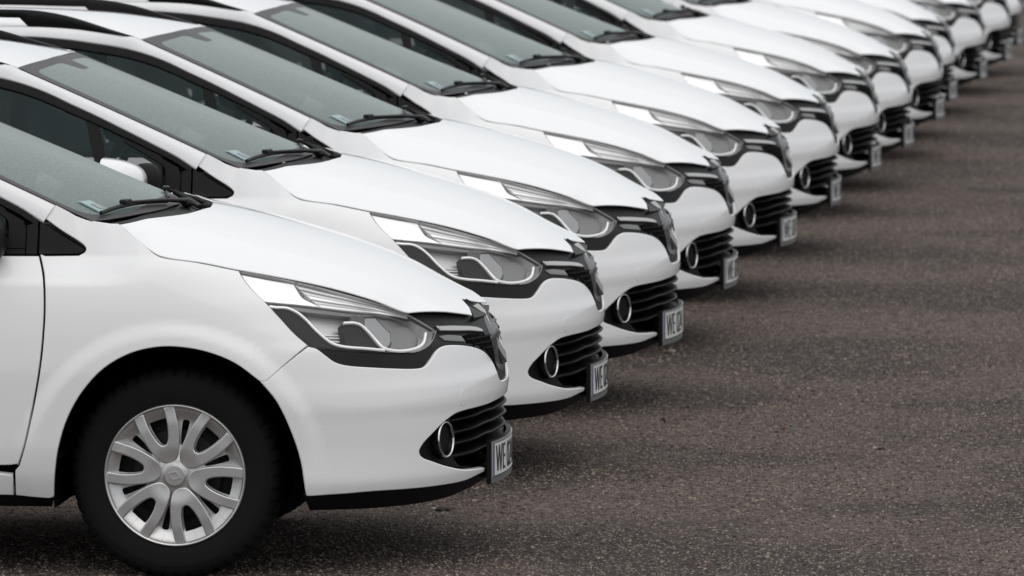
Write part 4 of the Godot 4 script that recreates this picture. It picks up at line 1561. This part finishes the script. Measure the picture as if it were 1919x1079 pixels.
# ---------------------------------------------------------------- things on the ground
func gravel() -> void:
	# chippings that stand out of the asphalt's binder
	var rng := RandomNumberGenerator.new()
	rng.seed = 4
	var st := MB.new()
	var ring := []
	for i in 6:
		var t := TAU * i / 6 + 0.3 * sin(i * 2.1)
		ring.append(Vector3(cos(t) * (0.9 + 0.15 * sin(i * 3.7)), 0.0, sin(t) * (0.9 + 0.15 * cos(i * 2.9))))
	for i in 6:
		var a: Vector3 = ring[i]
		var b: Vector3 = ring[(i + 1) % 6]
		var ta := a * 0.62 + Vector3(0, 0.75 + 0.1 * sin(i * 5.0), 0)
		var tb := b * 0.62 + Vector3(0, 0.75 + 0.1 * sin(((i + 1) % 6) * 5.0), 0)
		st.quad(a - Vector3(0, 0.3, 0), b - Vector3(0, 0.3, 0), tb, ta, a + b)
		st.flat(Vector3(0, 0.86, 0), ta, tb, Vector3.UP)
	var mesh := st.mesh()
	var m := mat("chipping", Color.WHITE, 0.8)
	m.vertex_color_use_as_albedo = true
	m.metallic_specular = 0.4
	mesh.surface_set_material(0, m)
	var spots := []
	var n := 360000
	for i in n:
		var z := 2.6 - 42.0 * pow(rng.randf(), 2.1)
		var x := rng.randf_range(0.2 if z < -1.6 else -1.0, 2.75)
		spots.append(Vector2(x, z))
	var mm := MultiMesh.new()
	mm.transform_format = MultiMesh.TRANSFORM_3D
	mm.use_colors = true
	mm.mesh = mesh
	mm.instance_count = spots.size()
	for i in spots.size():
		var s := rng.randf_range(0.0024, 0.0058) * (1.0 if rng.randf() < 0.9 else 1.45)
		var bs := Basis(Vector3.UP, rng.randf() * TAU) * Basis(Vector3.RIGHT, rng.randf_range(-0.25, 0.25))
		mm.set_instance_transform(i, Transform3D(bs.scaled_local(Vector3(s * rng.randf_range(1.0, 1.7), s * rng.randf_range(0.45, 0.85), s)), Vector3(spots[i].x, -0.0006, spots[i].y)))
		var k := rng.randf()
		var v := lerpf(0.022, 0.20, pow(rng.randf(), 1.25)) if k < 0.88 else lerpf(0.18, 0.32, rng.randf())
		mm.set_instance_color(i, Color(v * 1.10, v * 0.87, v * (0.77 if k < 0.86 else 0.68)))
	var o := MultiMeshInstance3D.new()
	o.name = "asphalt_chippings"
	o.multimesh = mm
	o.set_meta("kind", "stuff")
	o.set_meta("label", "grey and brown stone chippings standing out of the asphalt")
	o.set_meta("category", "gravel")
	add_child(o)


const LITTER := [[1.149, -4.316, 0.010, "soil", "soil_crumb", "dark soil crumb lying on the asphalt a step in front of the third car's plate", "dirt"],
	[1.100, -3.753, 0.016, "leaf", "dry_leaf", "long dark brown leaf on the asphalt between the second and third cars' noses", "leaf"],
	[1.577, -4.979, 0.009, "soil", "soil_crumb", "small dark crumb alone on the asphalt to the right of the third car", "dirt"],
	[1.756, -4.849, 0.009, "leaf", "dry_leaf", "tiny brown leaf, the one farthest right on the open asphalt", "leaf"],
	[1.548, -3.492, 0.014, "leaf_orange", "dry_leaf", "small orange leaf scrap in the middle of the open asphalt", "leaf"],
	[1.520, -3.470, 0.007, "soil", "soil_crumb", "dark crumb touching the small orange leaf scrap", "dirt"],
	[1.909, -2.932, 0.011, "soil", "soil_crumb", "dark crumb beside a pale pebble on the right of the asphalt", "dirt"],
	[1.885, -2.955, 0.009, "stone", "pebble", "pale beige pebble on the right of the asphalt", "pebble"],
	[0.597, -0.984, 0.017, "soil", "soil_clod", "dark soil clod under the nose of the nearest car", "dirt"],
	[0.566, -1.015, 0.010, "stone", "pebble", "pale pebble behind the dark clod under the nearest car's nose", "pebble"],
	[0.933, -6.57, 0.012, "stone", "pebble", "pale pebble right below the fourth car's number plate", "pebble"]]


func litter() -> void:
	var rng := RandomNumberGenerator.new()
	rng.seed = 8
	for e in LITTER:
		var mb := MB.new()
		if e[4] == "dry_leaf":
			var rows := []
			for i in 7:
				var t := i / 6.0
				var w: float = e[2] * 0.42 * sin(PI * clampf(t, 0.04, 0.96))
				var row := []
				for j in 5:
					var f := j / 4.0 * 2.0 - 1.0
					row.append(Vector3((t - 0.5) * e[2] * 1.6, 0.004 + 0.010 * f * f + 0.006 * sin(t * 5.0), f * w))
				rows.append(row)
			mb = flip_out(grid(rows), Vector3(0, -1, 0))
		else:
			for i in 5:
				var c: Vector3 = Vector3(rng.randf_range(-1, 1), 0.25, rng.randf_range(-1, 1)) * e[2] * 0.6
				mb.add(ball(c, Vector3(rng.randf_range(0.6, 1.1), rng.randf_range(0.35, 0.6), rng.randf_range(0.5, 0.9)) * e[2], 2.6, 10))
		mb = mb.moved(Transform3D(Basis(Vector3.UP, rng.randf() * TAU), Vector3.ZERO))
		var o := part(self, e[4], mb, M[e[3]])
		o.position = Vector3(e[0], 0.001, e[1])
		o.set_meta("label", e[5])
		o.set_meta("category", e[6])


# ---------------------------------------------------------------- the scene
const PLACES := [[0.0, 0.0, 0.0], [0.092, -2.486, -0.2], [0.2, -4.621, -3.46], [0.257, -7.153, -1.12], [0.377, -9.523, -3.72], [0.467, -12.12, -0.95], [0.56, -14.856, -1.64], [0.666, -16.92, -2.37], [0.762, -19.682, -2.26], [0.784, -21.84, -2.01], [0.915, -24.641, -1.83], [1.036, -27.402, -1.95], [1.077, -30.038, -1.95]]
const WHICH := ["nearest white estate car, its whole front wheel with silver hubcap in view", "second white estate car from the front, its side mirror showing above the nearest car's windscreen", "third white estate car from the front, roof rail and windscreen top at the left edge", "fourth white estate car from the front of the row", "fifth white estate car from the front of the row", "sixth white estate car from the front of the row", "seventh white estate car from the front, its windscreen foot cut by the top edge", "eighth white estate car from the front, only bonnet and nose in view", "ninth white estate car from the front, standing forward so that its nose hides the tenth", "tenth white estate car from the front, a narrow strip of nose behind the ninth", "eleventh white estate car from the front, its headlight at the top edge", "twelfth white estate car from the front, only bumper and plate in view", "farthest white estate car, last in the row at the top right corner"]


func _ready() -> void:
	# camera
	var cam := Camera3D.new()
	cam.name = "camera"
	var at := CameraAttributesPhysical.new()
	at.frustum_focal_length = 391.3
	at.frustum_focus_distance = 19.2
	at.frustum_near = 0.5
	at.frustum_far = 600.0
	at.exposure_aperture = 15.0
	cam.attributes = at
	cam.fov = 5.1205
	cam.near = 0.5
	cam.far = 600.0
	cam.position = Vector3(2.72388, 2.3549, 19.17025)
	cam.rotation = Vector3(-0.08111, 0.0943, -0.00123)
	add_child(cam)
	# overcast sky
	var env := Environment.new()
	env.background_mode = Environment.BG_SKY
	var sky := Sky.new()
	var sm := ProceduralSkyMaterial.new()
	sm.sky_top_color = Color(0.985, 0.99, 0.995)
	sm.sky_horizon_color = Color(0.80, 0.82, 0.84)
	sm.sky_curve = 0.2
	sm.ground_bottom_color = Color(0.20, 0.19, 0.185)
	sm.ground_horizon_color = Color(0.34, 0.33, 0.32)
	sky.sky_material = sm
	env.sky = sky
	env.background_energy_multiplier = 1.0
	env.tonemap_mode = Environment.TONE_MAPPER_LINEAR
	env.tonemap_exposure = 1.06
	env.sdfgi_enabled = true
	env.ssao_enabled = true
	env.ssil_enabled = true
	var we := WorldEnvironment.new()
	we.name = "world_environment"
	we.environment = env
	add_child(we)
	var sun := DirectionalLight3D.new()
	sun.name = "sun"
	sun.light_energy = 0.18
	sun.light_color = Color(1.0, 0.98, 0.95)
	sun.light_angular_distance = 60.0
	sun.shadow_enabled = true
	sun.sky_mode = DirectionalLight3D.SKY_MODE_LIGHT_ONLY
	sun.rotation_degrees = Vector3(-58, 28, 0)
	add_child(sun)

	tables()
	materials()
	# ground
	var g := MeshInstance3D.new()
	g.name = "asphalt_ground"
	var pm := PlaneMesh.new()
	pm.size = Vector2(700, 700)
	g.mesh = pm
	pm.material = asphalt()
	g.set_meta("kind", "structure")
	g.set_meta("label", "rough grey brown asphalt of the car park")
	add_child(g)

	gravel()
	litter()
	var car := make_car()
	for i in PLACES.size():
		var c: Node3D = car if i == 0 else car.duplicate()
		if i > 0:
			c.name = "parked_car_%03d" % i
			add_child(c)
		var a := deg_to_rad(PLACES[i][2])
		c.rotation.y = a
		c.position = Vector3(PLACES[i][0] + 0.3 - 0.3 * cos(a), 0.0, PLACES[i][1] + 0.3 * sin(a))
		c.set_meta("label", WHICH[i])
		c.set_meta("category", "car")
		c.set_meta("group", "white estate cars parked side by side in a row")
